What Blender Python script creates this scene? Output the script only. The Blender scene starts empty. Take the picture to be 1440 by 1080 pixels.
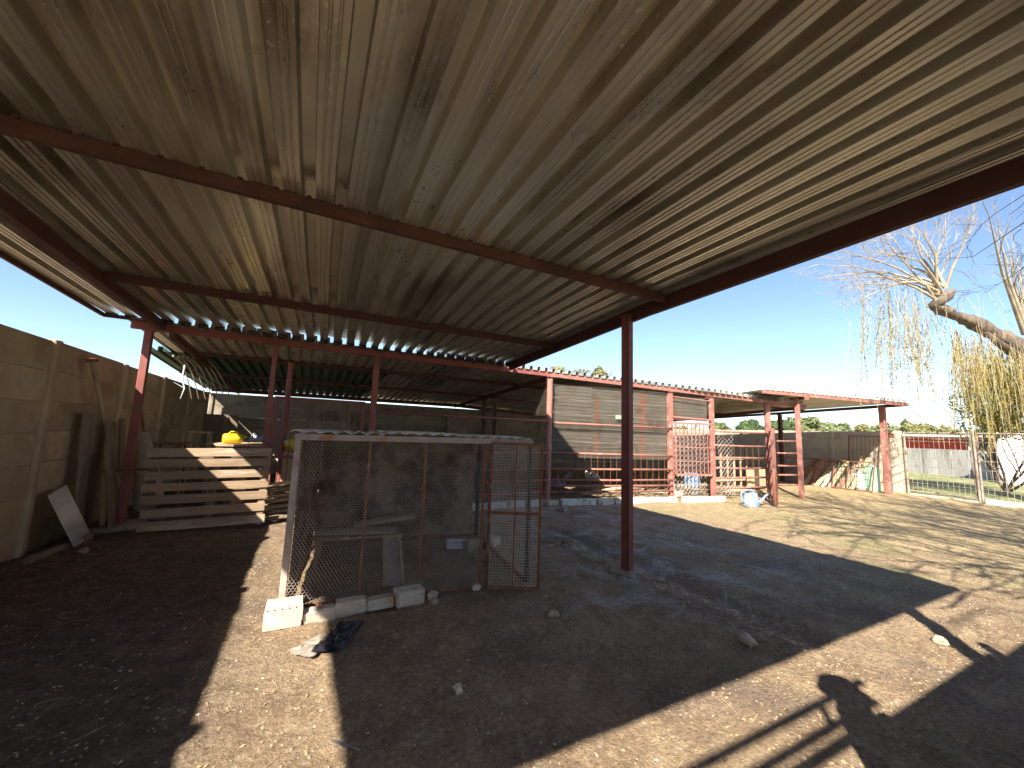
import bpy, bmesh, math, random
import numpy as np
from mathutils import Vector, Matrix, noise
R = math.radians
random.seed(7)
S = bpy.context.scene
COL = S.collection
# ------------------------------------------------------------------ camera, sky, sun, exposure
EYE = Vector((0, 0, 1.5))
def camera():
    f, cx, cy = 550.0, 720.0, 540.0
    up = Vector((163, -4417, 550)).normalized()              # world up in image axes (x right, y down, z forward)
    ya = Vector((-285, (f*f - 163*285)/4417, f)).normalized()
    xa = ya.cross(up); xa = xa if xa.x > 0 else -xa
    cols = [Vector((xa[i], ya[i], up[i])) for i in range(3)]   # image axes in world
    c = bpy.data.cameras.new('camera'); o = bpy.data.objects.new('camera', c); COL.objects.link(o)
    m = Matrix((cols[0], -cols[1], -cols[2])).transposed().to_4x4(); m.translation = EYE
    o.matrix_world = m
    c.sensor_width = 36; c.lens = 36*f/1440; c.clip_start = .03; c.clip_end = 2000
    S.camera = o
    return cols
CAM = camera()
def ray(u, v):
    return (CAM[0]*(u-720) + CAM[1]*(v-540) + CAM[2]*550).normalized()
SUN = Vector((-.965, -.82, 1.0)).normalized()                # towards the sun
w = bpy.data.worlds.new('World'); S.world = w; w.use_nodes = True
nt = w.node_tree; sky = nt.nodes.new('ShaderNodeTexSky'); sky.sky_type = 'NISHITA'; sky.sun_disc = False
sky.sun_elevation = math.asin(SUN.z); sky.sun_rotation = math.atan2(SUN.x, SUN.y)
sky.air_density = 1.0; sky.dust_density = .6; sky.ozone_density = 1.6; sky.altitude = 1400
bg = nt.nodes['Background']; bg.inputs['Strength'].default_value = .06
nt.links.new(sky.outputs[0], bg.inputs[0])
l = bpy.data.lights.new('sun', 'SUN'); l.energy = 3.3; l.angle = R(.53); l.color = (1, .91, .78)
lo = bpy.data.objects.new('sun', l); COL.objects.link(lo); lo.rotation_euler = SUN.to_track_quat('Z', 'Y').to_euler(); lo.location = (-20, -20, 25)
S.view_settings.view_transform = 'Standard'; S.view_settings.look = 'None'; S.view_settings.exposure = 2.07; S.view_settings.gamma = 1
S.render.engine = 'CYCLES'; S.cycles.use_denoising = True
S.cycles.max_bounces = 10; S.cycles.diffuse_bounces = 7; S.cycles.glossy_bounces = 3; S.cycles.transparent_max_bounces = 8

# ------------------------------------------------------------------ helpers
ORG = {}
def thing(name, label, cat, loc=(0, 0, 0), group=None):
    o = bpy.data.objects.new(name, None); COL.objects.link(o); o.location = loc; o.empty_display_size = .2
    o['label'] = label; o['category'] = cat
    if group: o['group'] = group
    ORG[o.name] = Vector(loc); return o
def tag(o, label, cat, group=None, kind=None):
    if kind != 'structure':
        o['label'] = label; o['category'] = cat
    elif label: o['label'] = label
    if group: o['group'] = group
    if kind: o['kind'] = kind
    return o
class MB:
    def __init__(s): s.v = []; s.f = []
    def add(s, vs, fs):
        b = len(s.v); s.v += [tuple(p) for p in vs]; s.f += [tuple(i+b for i in f) for f in fs]; return s
    def box(s, c, d, rot=None):
        c = Vector(c); vs = []
        for i in range(8):
            p = Vector(((i & 1)-.5, ((i >> 1) & 1)-.5, (i >> 2)-.5)); p = Vector((p.x*d[0], p.y*d[1], p.z*d[2]))
            vs.append(c + (rot @ p if rot else p))
        return s.add(vs, [(0, 2, 3, 1), (4, 5, 7, 6), (0, 1, 5, 4), (2, 6, 7, 3), (0, 4, 6, 2), (1, 3, 7, 5)])
    def bar(s, a, b, w, h, up=(0, 0, 1)):                      # box beam a->b, h along up
        a, b, up = Vector(a), Vector(b), Vector(up); d = (b-a); L = d.length; d.normalize()
        x = up.cross(d)
        x = x.normalized() if x.length > 1e-4 else Vector((1, 0, 0))
        u = d.cross(x)
        return s.box((a+b)/2, (w, L, h), Matrix((x, d, u)).transposed())
    def tube(s, pts, r, n=6, cap=True):
        pts = [Vector(p) for p in pts]; rs = r if isinstance(r, (list, tuple)) else [r]*len(pts)
        vs = []; m = len(pts); x = None
        for i, p in enumerate(pts):
            d = (pts[min(i+1, m-1)] - pts[max(i-1, 0)]).normalized()
            if x is None: x = d.orthogonal().normalized()
            else:
                x = x - d*x.dot(d); x = x.normalized() if x.length > 1e-5 else d.orthogonal().normalized()
            y = d.cross(x)
            for k in range(n):
                a = 2*math.pi*k/n; vs.append(p + (x*math.cos(a)+y*math.sin(a))*rs[i])
        fs = [(i*n+k, i*n+(k+1) % n, (i+1)*n+(k+1) % n, (i+1)*n+k) for i in range(m-1) for k in range(n)]
        if cap: fs += [tuple(range(n-1, -1, -1)), tuple((m-1)*n+k for k in range(n))]
        return s.add(vs, fs)
    def loft(s, secs, n=12):                                   # secs: (centre, side vector, up vector)
        vs = []
        for c, a, b in secs:
            c, a, b = Vector(c), Vector(a), Vector(b)
            for k in range(n):
                t = 2*math.pi*k/n; vs.append(c + a*math.cos(t) + b*math.sin(t))
        m = len(secs)
        fs = [(i*n+k, i*n+(k+1) % n, (i+1)*n+(k+1) % n, (i+1)*n+k) for i in range(m-1) for k in range(n)]
        fs += [tuple(range(n-1, -1, -1)), tuple((m-1)*n+k for k in range(n))]
        return s.add(vs, fs)
    def prism(s, pts, off):
        n = len(pts); off = Vector(off); pts = [Vector(p) for p in pts]
        return s.add(pts + [p+off for p in pts], [tuple(range(n-1, -1, -1)), tuple(range(n, 2*n))] + [(i, (i+1) % n, n+(i+1) % n, n+i) for i in range(n)])
    def build(s, name, m, parent=None, smooth=False, kind=None, bevel=0, org=None, fix=True):
        off = ORG.get(parent.name, Vector()) if parent else (Vector(org) if org else Vector())
        me = bpy.data.meshes.new(name)
        me.from_pydata([(p[0]-off.x, p[1]-off.y, p[2]-off.z) for p in s.v], [], s.f)
        if fix:
            bm = bmesh.new(); bm.from_mesh(me); bmesh.ops.recalc_face_normals(bm, faces=bm.faces)
            if bevel: bmesh.ops.bevel(bm, geom=bm.edges, offset=bevel, segments=1, affect='EDGES')
            bm.to_mesh(me); bm.free()
        if smooth: me.shade_smooth()
        me.materials.append(m)
        o = bpy.data.objects.new(name, me); COL.objects.link(o)
        if parent: o.parent = parent
        elif org: o.location = off
        ORG[o.name] = off
        if kind: o['kind'] = kind
        return o
def prisms(name, segs, r, m, parent=None, kind='stuff'):       # many thin wires as three sided prisms, one mesh
    A = np.array([a for a, b in segs], float); B = np.array([b for a, b in segs], float)
    off = ORG.get(parent.name, Vector()) if parent else Vector(); A -= np.array(off); B -= np.array(off)
    D = B-A; D /= np.maximum(np.linalg.norm(D, axis=1, keepdims=True), 1e-9)
    ref = np.where(np.abs(D[:, 2:3]) > .9, np.array([[1., 0, 0]]), np.array([[0, 0, 1.]]))
    X = np.cross(D, ref); X /= np.linalg.norm(X, axis=1, keepdims=True); Y = np.cross(D, X)
    n = len(A); V = np.zeros((n, 6, 3))
    for k in range(3):
        o = r*(X*math.cos(k*2.0944)+Y*math.sin(k*2.0944)); V[:, k] = A+o; V[:, 3+k] = B+o
    F = (np.arange(n)[:, None, None]*6 + np.array([[0, 1, 4, 3], [1, 2, 5, 4], [2, 0, 3, 5]])[None]).reshape(-1, 4)
    me = bpy.data.meshes.new(name); me.from_pydata(V.reshape(-1, 3).tolist(), [], F.tolist()); me.materials.append(m)
    o = bpy.data.objects.new(name, me); COL.objects.link(o); o.parent = parent
    if kind: o['kind'] = kind
    return o
def quads(name, C, U, V, m, parent=None):                       # many small leaf faces: centre, half vectors
    n = len(C); P = np.stack([C-U, C-V*.9, C+U, C+V], 1)
    off = ORG.get(parent.name, Vector()) if parent else Vector(); P = P-np.array(off)
    me = bpy.data.meshes.new(name); me.from_pydata(P.reshape(-1, 3).tolist(), [], np.arange(4*n).reshape(-1, 4).tolist()); me.materials.append(m)
    o = bpy.data.objects.new(name, me); COL.objects.link(o)
    if parent: o.parent = parent
    return o
def hexwire(o, ux, uz, W, H, c):
    o, ux, uz = Vector(o), Vector(ux).normalized(), Vector(uz).normalized(); segs = []
    dx = c; dz = c*.75; nx, nz = int(W/dx), int(H/dz)
    P = lambda a, b: o+ux*a+uz*b
    for j in range(nz):
        for i in range(nx):
            x = i*dx+(dx/2 if j % 2 else 0); z = j*dz
            j1, j2 = (random.uniform(-.04, .04)*c for _ in '12')
            segs.append((P(x+j1, z), P(x+j1, z+dz*.45))); segs.append((P(x+j1, z+dz*.45), P(x+dx/2+j2, z+dz))); segs.append((P(x+j1, z+dz*.45), P(x-dx/2+j2, z+dz)))
    return segs
def diamond(o, ux, uz, W, H, c, sag=.0):
    o, ux, uz = Vector(o), Vector(ux).normalized(), Vector(uz).normalized(); segs = []
    nrm = ux.cross(uz)
    nx, nz = int(W/c), int(H/c)
    P = lambda a, b: o+ux*a+uz*b+nrm*(sag*math.sin(a*5+b*3))
    for j in range(nz):
        for i in range(nx):
            segs.append((P(i*c, j*c), P((i+.5)*c, (j+.5)*c))); segs.append((P((i+.5)*c, (j+.5)*c), P(i*c, (j+1)*c)))
            segs.append((P((i+1)*c, j*c), P((i+.5)*c, (j+.5)*c))); segs.append((P((i+.5)*c, (j+.5)*c), P((i+1)*c, (j+1)*c)))
    return segs

def mat(name, c1, c2, sc=6, c3=None, sc3=1.5, t3=(.52, .62), rough=.8, metal=0., bump=.3, bsc=40, mp=(1, 1, 1), rnd=.12, coord='Object', spec=.3, trans=0):
    AL = 1.0 if max(c1) > .6 or max(c1) < .06 else 1.35
    c1, c2 = [tuple(min(.85, q*AL) for q in c_) for c_ in (c1, c2)]; c3 = tuple(min(.85, q*AL) for q in c3) if c3 else None
    m = bpy.data.materials.new(name); m.use_nodes = True; n = m.node_tree; N = n.nodes; L = n.links
    b = N['Principled BSDF']; tc = N.new('ShaderNodeTexCoord'); mpn = N.new('ShaderNodeMapping'); mpn.inputs['Scale'].default_value = mp
    L.new(tc.outputs[coord], mpn.inputs[0])
    oi = N.new('ShaderNodeObjectInfo'); ad = N.new('ShaderNodeVectorMath'); ad.operation = 'MULTIPLY_ADD'
    L.new(oi.outputs['Random'], ad.inputs[0]); ad.inputs[1].default_value = (13, 7, 5); L.new(mpn.outputs[0], ad.inputs[2])
    def no(s, det=6, ro=.6):
        t = N.new('ShaderNodeTexNoise'); t.inputs['Scale'].default_value = s; t.inputs['Detail'].default_value = det; t.inputs['Roughness'].default_value = ro
        L.new(ad.outputs[0], t.inputs[0]); return t
    def mix(fac, a, bb, typ='MIX'):
        x = N.new('ShaderNodeMix'); x.data_type = 'RGBA'; x.blend_type = typ
        for k, s_ in ((0, fac), (6, a), (7, bb)):
            if hasattr(s_, 'links') or hasattr(s_, 'is_linked'): L.new(s_, x.inputs[k])
            else: x.inputs[k].default_value = s_ if k == 0 else (*s_, 1)
        return x.outputs[2]
    def mr(s_, a, bb, lo_=0., hi=1.):
        x = N.new('ShaderNodeMapRange'); L.new(s_, x.inputs[0]); x.inputs[1].default_value = a; x.inputs[2].default_value = bb; x.inputs[3].default_value = lo_; x.inputs[4].default_value = hi; return x.outputs[0]
    c = mix(mr(no(sc).outputs[0], .35, .65), c1, c2)
    if c3: c = mix(mr(no(sc3, 8, .65).outputs[0], *t3), c, c3)
    if rnd:
        v = mr(oi.outputs['Random'], 0, 1, 1-rnd, 1+rnd); hs = N.new('ShaderNodeHueSaturation'); L.new(v, hs.inputs['Value']); L.new(c, hs.inputs['Color']); c = hs.outputs[0]
    L.new(c, b.inputs['Base Color']); b.inputs['Metallic'].default_value = metal; b.inputs['Specular IOR Level'].default_value = spec
    nb = no(bsc, 4)
    L.new(mr(nb.outputs[0], .3, .7, rough-.1, min(1, rough+.1)), b.inputs['Roughness'])
    if bump:
        bp = N.new('ShaderNodeBump'); bp.inputs['Strength'].default_value = bump; bp.inputs['Distance'].default_value = .01; L.new(nb.outputs[0], bp.inputs['Height']); L.new(bp.outputs[0], b.inputs['Normal'])
    if trans:
        tr = N.new('ShaderNodeBsdfTranslucent'); L.new(c, tr.inputs[0]); ms = N.new('ShaderNodeMixShader'); ms.inputs[0].default_value = trans
        L.new(b.outputs[0], ms.inputs[1]); L.new(tr.outputs[0], ms.inputs[2]); L.new(ms.outputs[0], N['Material Output'].inputs[0])
    m['h'] = 1
    return m
RUST = (.16, .06, .03)
def zinc_mat():                                                 # old sheet: streaks along the ribs, rust bloom, pale lime spots
    m = bpy.data.materials.new('aged galvanised sheet'); m.use_nodes = True; N = m.node_tree.nodes; L = m.node_tree.links; b = N['Principled BSDF']
    tc = N.new('ShaderNodeTexCoord'); oi = N.new('ShaderNodeObjectInfo')
    def nz(scale, mp=(1, 1, 1), det=6, ro=.6):
        mpn = N.new('ShaderNodeMapping'); mpn.inputs['Scale'].default_value = mp; L.new(tc.outputs['Object'], mpn.inputs[0]); ad = N.new('ShaderNodeVectorMath'); ad.operation = 'MULTIPLY_ADD'; L.new(oi.outputs['Random'], ad.inputs[0]); ad.inputs[1].default_value = (17, 9, 5); L.new(mpn.outputs[0], ad.inputs[2])
        t = N.new('ShaderNodeTexNoise'); t.inputs['Scale'].default_value = scale; t.inputs['Detail'].default_value = det; t.inputs['Roughness'].default_value = ro; L.new(ad.outputs[0], t.inputs[0]); return t.outputs[0]
    def mr(s_, a, bb, c=0., d=1.):
        x = N.new('ShaderNodeMapRange'); L.new(s_, x.inputs[0]); x.inputs[1].default_value = a; x.inputs[2].default_value = bb; x.inputs[3].default_value = c; x.inputs[4].default_value = d; return x.outputs[0]
    def mul(a, bb):
        x = N.new('ShaderNodeMath'); x.operation = 'MULTIPLY'; L.new(a, x.inputs[0]); L.new(bb, x.inputs[1]); return x.outputs[0]
    def mix(f, a, bb):
        x = N.new('ShaderNodeMix'); x.data_type = 'RGBA'; L.new(f, x.inputs[0])
        for k, s_ in ((6, a), (7, bb)):
            if isinstance(s_, tuple): x.inputs[k].default_value = (*s_, 1)
            else: L.new(s_, x.inputs[k])
        return x.outputs[2]
    c = mix(mr(nz(2.5, (1, .25, 1)), .35, .65), (.62, .6, .5), (.86, .84, .72))
    c = mix(mr(nz(30, (1, .02, 1), 3), .45, .7), c, (.72, .69, .58))
    c = mix(mr(nz(1.3, (1, .4, 1), 8), .52, .68), c, (.36, .31, .235))
    c = mix(mul(mr(nz(48, (1, .6, 1), 3), .61, .65), mr(nz(1.1, (1, .3, 1), 4), .48, .56)), c, (.84, .8, .7))
    hs = N.new('ShaderNodeHueSaturation'); L.new(mr(oi.outputs['Random'], 0, 1, .78, 1.15), hs.inputs['Value']); L.new(c, hs.inputs['Color'])
    L.new(hs.outputs[0], b.inputs['Base Color']); b.inputs['Metallic'].default_value = .7; L.new(mr(nz(9, (1, .3, 1)), .3, .7, .24, .44), b.inputs['Roughness'])
    bp = N.new('ShaderNodeBump'); bp.inputs['Strength'].default_value = .15; bp.inputs['Distance'].default_value = .01; L.new(nz(20, (1, .2, 1)), bp.inputs['Height']); L.new(bp.outputs[0], b.inputs['Normal'])
    return m
K = dict(
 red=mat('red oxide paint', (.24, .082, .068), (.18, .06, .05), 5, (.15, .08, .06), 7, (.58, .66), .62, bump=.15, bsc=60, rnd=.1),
 redlit=mat('faded red paint sunlit copy', (.27, .125, .1), (.22, .095, .075), 5, (.36, .24, .2), 8, (.56, .66), .7, bump=.15, bsc=60, rnd=.1),  # faded red with sunlight painted in, for steelwork on the sunlit right
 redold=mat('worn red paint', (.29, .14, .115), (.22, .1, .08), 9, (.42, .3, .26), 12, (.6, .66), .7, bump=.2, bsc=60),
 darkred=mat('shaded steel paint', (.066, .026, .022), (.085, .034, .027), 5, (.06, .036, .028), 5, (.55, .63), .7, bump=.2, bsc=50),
 zinc=zinc_mat(),
 zinctop=mat('bright galvanised sheet', (.52, .51, .47), (.62, .6, .56), 3, (.36, .29, .21), 2.0, (.56, .68), .5, .2, .1, 30, (1, .12, 1), .08, spec=.5),
 green=mat('green painted sheet', (.05, .095, .058), (.065, .12, .075), 3, (.2, .2, .13), 2.5, (.58, .66), .6, 0, .1, 30, (1, .2, 1), .1),
 conc=mat('rough precast concrete', (.4, .315, .215), (.32, .245, .165), 3, (.25, .175, .11), 1.1, (.5, .66), .92, 0, .5, 28, (1, 1, 1), .1),
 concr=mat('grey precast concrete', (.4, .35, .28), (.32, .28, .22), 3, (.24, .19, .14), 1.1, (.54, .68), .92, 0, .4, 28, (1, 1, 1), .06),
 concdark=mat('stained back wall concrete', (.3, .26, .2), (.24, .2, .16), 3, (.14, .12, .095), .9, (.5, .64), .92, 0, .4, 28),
 wood=mat('weathered pallet wood', (.3, .22, .15), (.22, .155, .1), 5, (.38, .31, .24), 3, (.56, .64), .85, 0, .4, 50, (.35, 3, 3), .15),
 woodv=mat('weathered upright timber', (.2, .15, .11), (.13, .1, .075), 5, (.26, .21, .17), 3, (.56, .64), .85, 0, .4, 50, (3, 3, .3), .2),
 woodpale=mat('pale timber', (.42, .31, .2), (.33, .24, .15), 5, (.25, .18, .12), 3, (.56, .64), .85, 0, .3, 50, (3, 3, .5), .2),
 rust=mat('rusty steel', (.22, .09, .045), (.14, .06, .035), 14, (.3, .16, .09), 9, (.57, .65), .85, .1, .3, 90),
 wire=mat('dull galvanised wire', (.34, .31, .27), (.26, .21, .17), 6, RUST, 3, (.53, .62), .6, .4, 0, 10, rnd=0),
 wirel=mat('bright wire', (.55, .5, .42), (.45, .36, .28), 6, None, rough=.6, bump=0, rnd=0),
 wirerust=mat('rusty wire', (.3, .17, .1), (.2, .1, .06), 9, None, rough=.8, bump=0, rnd=0),
 greywood=mat('grey painted frame', (.33, .28, .25), (.25, .2, .17), 8, (.3, .14, .09), 5, (.55, .63), .85, 0, .3, 50, (1, 1, 1), .08),
 board=mat('mottled old board', (.22, .17, .13), (.12, .09, .068), 7, (.06, .045, .035), 2.6, (.44, .62), .9, 0, .3, 20),
 brick=mat('pale cement brick', (.5, .44, .36), (.4, .33, .26), 14, (.42, .22, .16), 6, (.58, .66), .92, 0, .6, 50, rnd=.12),
 chip=mat('soil coloured chip', (.42, .34, .24), (.32, .24, .16), 20, None, rough=.9, bump=.3, bsc=60, rnd=.3),
 stone=mat('field stone', (.33, .27, .21), (.24, .19, .14), 20, None, rough=.9, bump=.5, bsc=60, rnd=.3),
 kerb=mat('whitewashed kerb', (.5, .48, .43), (.4, .38, .33), 6, (.25, .2, .15), 5, (.55, .62), .9, 0, .4, 40),
 black=mat('black plastic sheeting', (.02, .02, .024), (.035, .035, .042), 8, None, rough=.38, bump=.2, bsc=30, spec=.5),
 greyp=mat('clouded grey plastic', (.3, .26, .22), (.22, .19, .16), 8, None, rough=.5, bump=.2, bsc=30, spec=.4),
 blackm=mat('black steel', (.03, .028, .03), (.045, .04, .04), 8, None, rough=.6, bump=.1),
 yellow=mat('yellow plastic', (.85, .62, .02), (.8, .56, .02), 3, (.5, .36, .06), 5, (.62, .68), .42, bump=.05, spec=.5, rnd=0),
 blue=mat('pale blue plastic', (.33, .45, .66), (.29, .4, .6), 4, (.36, .36, .38), 5, (.6, .67), .45, bump=.05, spec=.5, rnd=0),
 cyan=mat('cyan plastic', (.1, .42, .6), (.1, .38, .55), 4, None, rough=.4, bump=0, rnd=0),
 cloth=mat('crumpled grey cloth', (.34, .34, .36), (.1, .11, .14), 14, None, rough=.9, bump=.3, bsc=60),
 white=mat('white card', (.7, .72, .74), (.62, .64, .68), 5, None, rough=.8, bump=.1, rnd=0),
 whitew=mat('white painted wall', (.8, .79, .76), (.74, .73, .7), 2, None, rough=.85, bump=.1, rnd=0),
 pale=mat('weathered pale panel', (.3, .3, .28), (.22, .22, .21), 2, (.13, .125, .11), 1.2, (.54, .66), .85, 0, .2, 20, (1, 1, .3), .12),
 redwall=mat('dark red wall', (.36, .05, .06), (.3, .045, .05), 1.5, None, rough=.8, bump=.1, rnd=0),
 bark=mat('grey willow bark', (.15, .12, .09), (.07, .055, .042), 9, (.22, .16, .11), 4, (.55, .62), .9, 0, 1.0, 22, (1, 1, .4), 0),
 twig=mat('pale dry twig', (.34, .29, .21), (.2, .16, .11), 3, None, rough=.85, bump=0, rnd=0),
 twigdark=mat('dark bare twig', (.1, .08, .065), (.14, .11, .09), 3, None, rough=.85, bump=0, rnd=0),
 wleaf=mat('yellowing willow leaf', (.3, .25, .07), (.36, .27, .08), 2.5, (.16, .2, .05), 1.0, (.5, .6), .6, bump=0, rnd=0, trans=.4),
 leafd=mat('evergreen foliage', (.05, .085, .035), (.085, .12, .05), .9, None, rough=.7, bump=0, rnd=.1, trans=.2),
 leafm=mat('green foliage', (.12, .15, .065), (.17, .195, .095), .9, None, rough=.7, bump=0, rnd=.1, trans=.25),
 leafy=mat('olive foliage', (.17, .17, .07), (.21, .2, .09), .9, None, rough=.7, bump=0, rnd=.1, trans=.25),
 straw=mat('dry leaf litter', (.36, .27, .15), (.2, .13, .07), 5, None, rough=.9, bump=0, rnd=0),
 fowl=mat('slate grey plumage', (.12, .13, .17), (.19, .2, .24), 60, None, rough=.8, bump=.2, bsc=90, rnd=.1),
 fowlw=mat('white plumage', (.72, .68, .62), (.6, .55, .48), 20, None, rough=.8, bump=.2, bsc=90, rnd=0),
 comb=mat('red comb', (.5, .05, .04), (.4, .04, .03), 8, None, rough=.6, bump=0, rnd=0),
 skin=mat('skin', (.35, .2, .13), (.3, .17, .11), 8, None, rough=.6, bump=.05, rnd=0),
 denim=mat('blue denim', (.06, .08, .14), (.08, .1, .17), 20, None, rough=.9, bump=.2, bsc=200, rnd=0),
 jacket=mat('dark jacket cloth', (.05, .05, .055), (.08, .075, .07), 12, None, rough=.9, bump=.2, bsc=120, rnd=0),
 hair=mat('dark hair', (.02, .015, .012), (.035, .025, .02), 40, None, rough=.6, bump=.3, bsc=90, rnd=0),
)
# corrugated wall lining with running rust
def lining_mat():
    m = bpy.data.materials.new('rust streaked wall lining'); m.use_nodes = True; N = m.node_tree.nodes; L = m.node_tree.links; b = N['Principled BSDF']
    tc = N.new('ShaderNodeTexCoord')
    def nz(scale, mp, det=6):
        mpn = N.new('ShaderNodeMapping'); mpn.inputs['Scale'].default_value = mp; L.new(tc.outputs['Object'], mpn.inputs[0])
        t = N.new('ShaderNodeTexNoise'); t.inputs['Scale'].default_value = scale; t.inputs['Detail'].default_value = det; L.new(mpn.outputs[0], t.inputs[0]); return t.outputs[0]
    def mr(s_, a, bb):
        x = N.new('ShaderNodeMapRange'); L.new(s_, x.inputs[0]); x.inputs[1].default_value = a; x.inputs[2].default_value = bb; return x.outputs[0]
    def mix(f, a, bb):
        x = N.new('ShaderNodeMix'); x.data_type = 'RGBA'; L.new(f, x.inputs[0])
        for k, s_ in ((6, a), (7, bb)):
            if isinstance(s_, tuple): x.inputs[k].default_value = (*s_, 1)
            else: L.new(s_, x.inputs[k])
        return x.outputs[2]
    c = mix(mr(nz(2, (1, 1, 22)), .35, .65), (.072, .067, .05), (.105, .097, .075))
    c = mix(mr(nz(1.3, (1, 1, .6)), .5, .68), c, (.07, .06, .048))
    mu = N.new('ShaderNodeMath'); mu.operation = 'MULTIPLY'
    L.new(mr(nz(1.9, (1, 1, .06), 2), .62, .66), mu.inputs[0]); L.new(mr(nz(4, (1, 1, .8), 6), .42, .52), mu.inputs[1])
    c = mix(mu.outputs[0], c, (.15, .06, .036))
    L.new(c, b.inputs['Base Color']); b.inputs['Roughness'].default_value = .85; b.inputs['Specular IOR Level'].default_value = .2
    return m
K['lining'] = lining_mat()

# ------------------------------------------------------------------ ground
def gh(x, y):                                                   # ground height
    z = 0.0
    if abs(x) < 25 and -3 < y < 25:
        n1 = noise.noise(Vector((x*.9, y*.9, 3)))*.02
        n2 = noise.noise(Vector((x*4, y*4, 1)))*.017
        n3 = noise.noise(Vector((x*11, y*11, 2)))*.009
        n4 = noise.noise(Vector((x*27, y*27, 5)))*.006
        z = n1+n2+n3+n4
        w_ = noise.noise(Vector((y*1.3, 7, 0)))*.12
        d = abs(x-3.62-w_); on = max(0, min(1, (6.3-y)/.7))*max(0, min(1, (y-1.2)/.6))
        z -= .045*math.exp(-(d/.11)**2)*on
        z += .02*math.exp(-((x-3.3-w_)/.1)**2)*on
    return z
def ground():
    def axis(lo_, hi, step, a, b):
        c = list(np.arange(a, b, step)); o = [b]; s_ = step
        while o[-1] < hi: s_ *= 1.25; o.append(o[-1]+s_)
        i = [a]; s_ = step
        while i[-1] > lo_: s_ *= 1.25; i.append(i[-1]-s_)
        return i[:0:-1]+c+o
    xs = axis(-300, 900, .034, -2.6, 8.5); ys = axis(-300, 900, .034, .7, 8.2)
    vs = [(x, y, gh(x, y)) for y in ys for x in xs]; nx = len(xs)
    fs = [(j*nx+i, j*nx+i+1, (j+1)*nx+i+1, (j+1)*nx+i) for j in range(len(ys)-1) for i in range(nx-1)]
    me = bpy.data.meshes.new('ground'); me.from_pydata(vs, [], fs); me.shade_smooth()
    m = bpy.data.materials.new('trampled earth'); m.use_nodes = True; N = m.node_tree.nodes; L = m.node_tree.links; b = N['Principled BSDF']
    tc = N.new('ShaderNodeTexCoord'); sx = N.new('ShaderNodeSeparateXYZ'); L.new(tc.outputs['Object'], sx.inputs[0])
    def nz(s_, det=8, ro=.6, dist=0):
        t = N.new('ShaderNodeTexNoise'); t.inputs['Scale'].default_value = s_; t.inputs['Detail'].default_value = det; t.inputs['Roughness'].default_value = ro; t.inputs['Distortion'].default_value = dist
        L.new(tc.outputs['Object'], t.inputs[0]); return t.outputs[0]
    def mr(s_, a, bb, c=0., d=1.):
        x = N.new('ShaderNodeMapRange'); L.new(s_, x.inputs[0]); x.inputs[1].default_value = a; x.inputs[2].default_value = bb; x.inputs[3].default_value = c; x.inputs[4].default_value = d; return x.outputs[0]
    def ma(op, a, bb):
        x = N.new('ShaderNodeMath'); x.operation = op
        for k, s_ in ((0, a), (1, bb)):
            if isinstance(s_, (int, float)): x.inputs[k].default_value = s_
            else: L.new(s_, x.inputs[k])
        return x.outputs[0]
    def mix(f, a, bb):
        x = N.new('ShaderNodeMix'); x.data_type = 'RGBA'; L.new(f, x.inputs[0])
        for k, s_ in ((6, a), (7, bb)):
            if isinstance(s_, tuple): x.inputs[k].default_value = (*s_, 1)
            else: L.new(s_, x.inputs[k])
        return x.outputs[2]
    X, Y = sx.outputs[0], sx.outputs[1]
    base = mix(mr(nz(2.2), .38, .62), (.32, .228, .148), (.45, .33, .212))
    base = mix(mr(nz(9, 6), .52, .68), base, (.52, .4, .265))
    base = mix(mr(nz(.9, 5), .5, .64), base, (.28, .21, .155))                    # damp, manured patches
    base = mix(ma('MULTIPLY', mr(ma('ADD', X, ma('MULTIPLY', nz(.7), .8)), .45, -.2), .8), base, mix(mr(nz(7, 8, .7), .42, .62), (.13, .1, .08), (.24, .19, .15)))   # darker mottled earth towards the left wall
    ash = ma('MULTIPLY', mr(nz(1.9, 9, .75, .8), .48, .6), ma('MULTIPLY', mr(X, 1.6, 2.6), ma('MULTIPLY', mr(X, 7, 4.6), mr(Y, 1.9, 3.0))))   # pale dusty crust on the path
    base = mix(ma('MULTIPLY', ash, .75), base, (.58, .54, .5))
    dry = ma('ADD', mr(X, 5.5, 9), ma('MULTIPLY', ma('SUBTRACT', nz(.8), .5), 1.2))  # dry trampled grass away from the shed
    base = mix(ma('MINIMUM', ma('MAXIMUM', dry, 0.), 1.), base, mix(mr(nz(5, 8, .7), .42, .6), (.36, .28, .155), (.53, .41, .235)))
    gr = ma('MULTIPLY', mr(nz(1.1, 6, .6), .5, .62), ma('MULTIPLY', mr(X, 5.2, 6.5), mr(X, 10.5, 8)))
    base = mix(ma('MULTIPLY', gr, .6), base, (.28, .28, .13))
    yard = ma('GREATER_THAN', X, 17.75)
    base = mix(yard, base, mix(mr(nz(1.2, 8, .65), .4, .6), (.18, .23, .08), (.4, .38, .2)))
    g2 = N.new('ShaderNodeHueSaturation'); L.new(mr(nz(34, 8, .8), .38, .62, .6, 1.3), g2.inputs['Value']); L.new(base, g2.inputs['Color']); base = g2.outputs[0]
    vo = N.new('ShaderNodeTexVoronoi'); vo.inputs['Scale'].default_value = 42; L.new(tc.outputs['Object'], vo.inputs[0])
    sp = ma('MULTIPLY', ma('LESS_THAN', vo.outputs['Distance'], .2), ma('GREATER_THAN', nz(7, 3), .55))
    base = mix(ma('MULTIPLY', sp, .55), base, (.48, .39, .27))
    L.new(base, b.inputs['Base Color']); b.inputs['Roughness'].default_value = .95; b.inputs['Specular IOR Level'].default_value = .15
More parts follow.
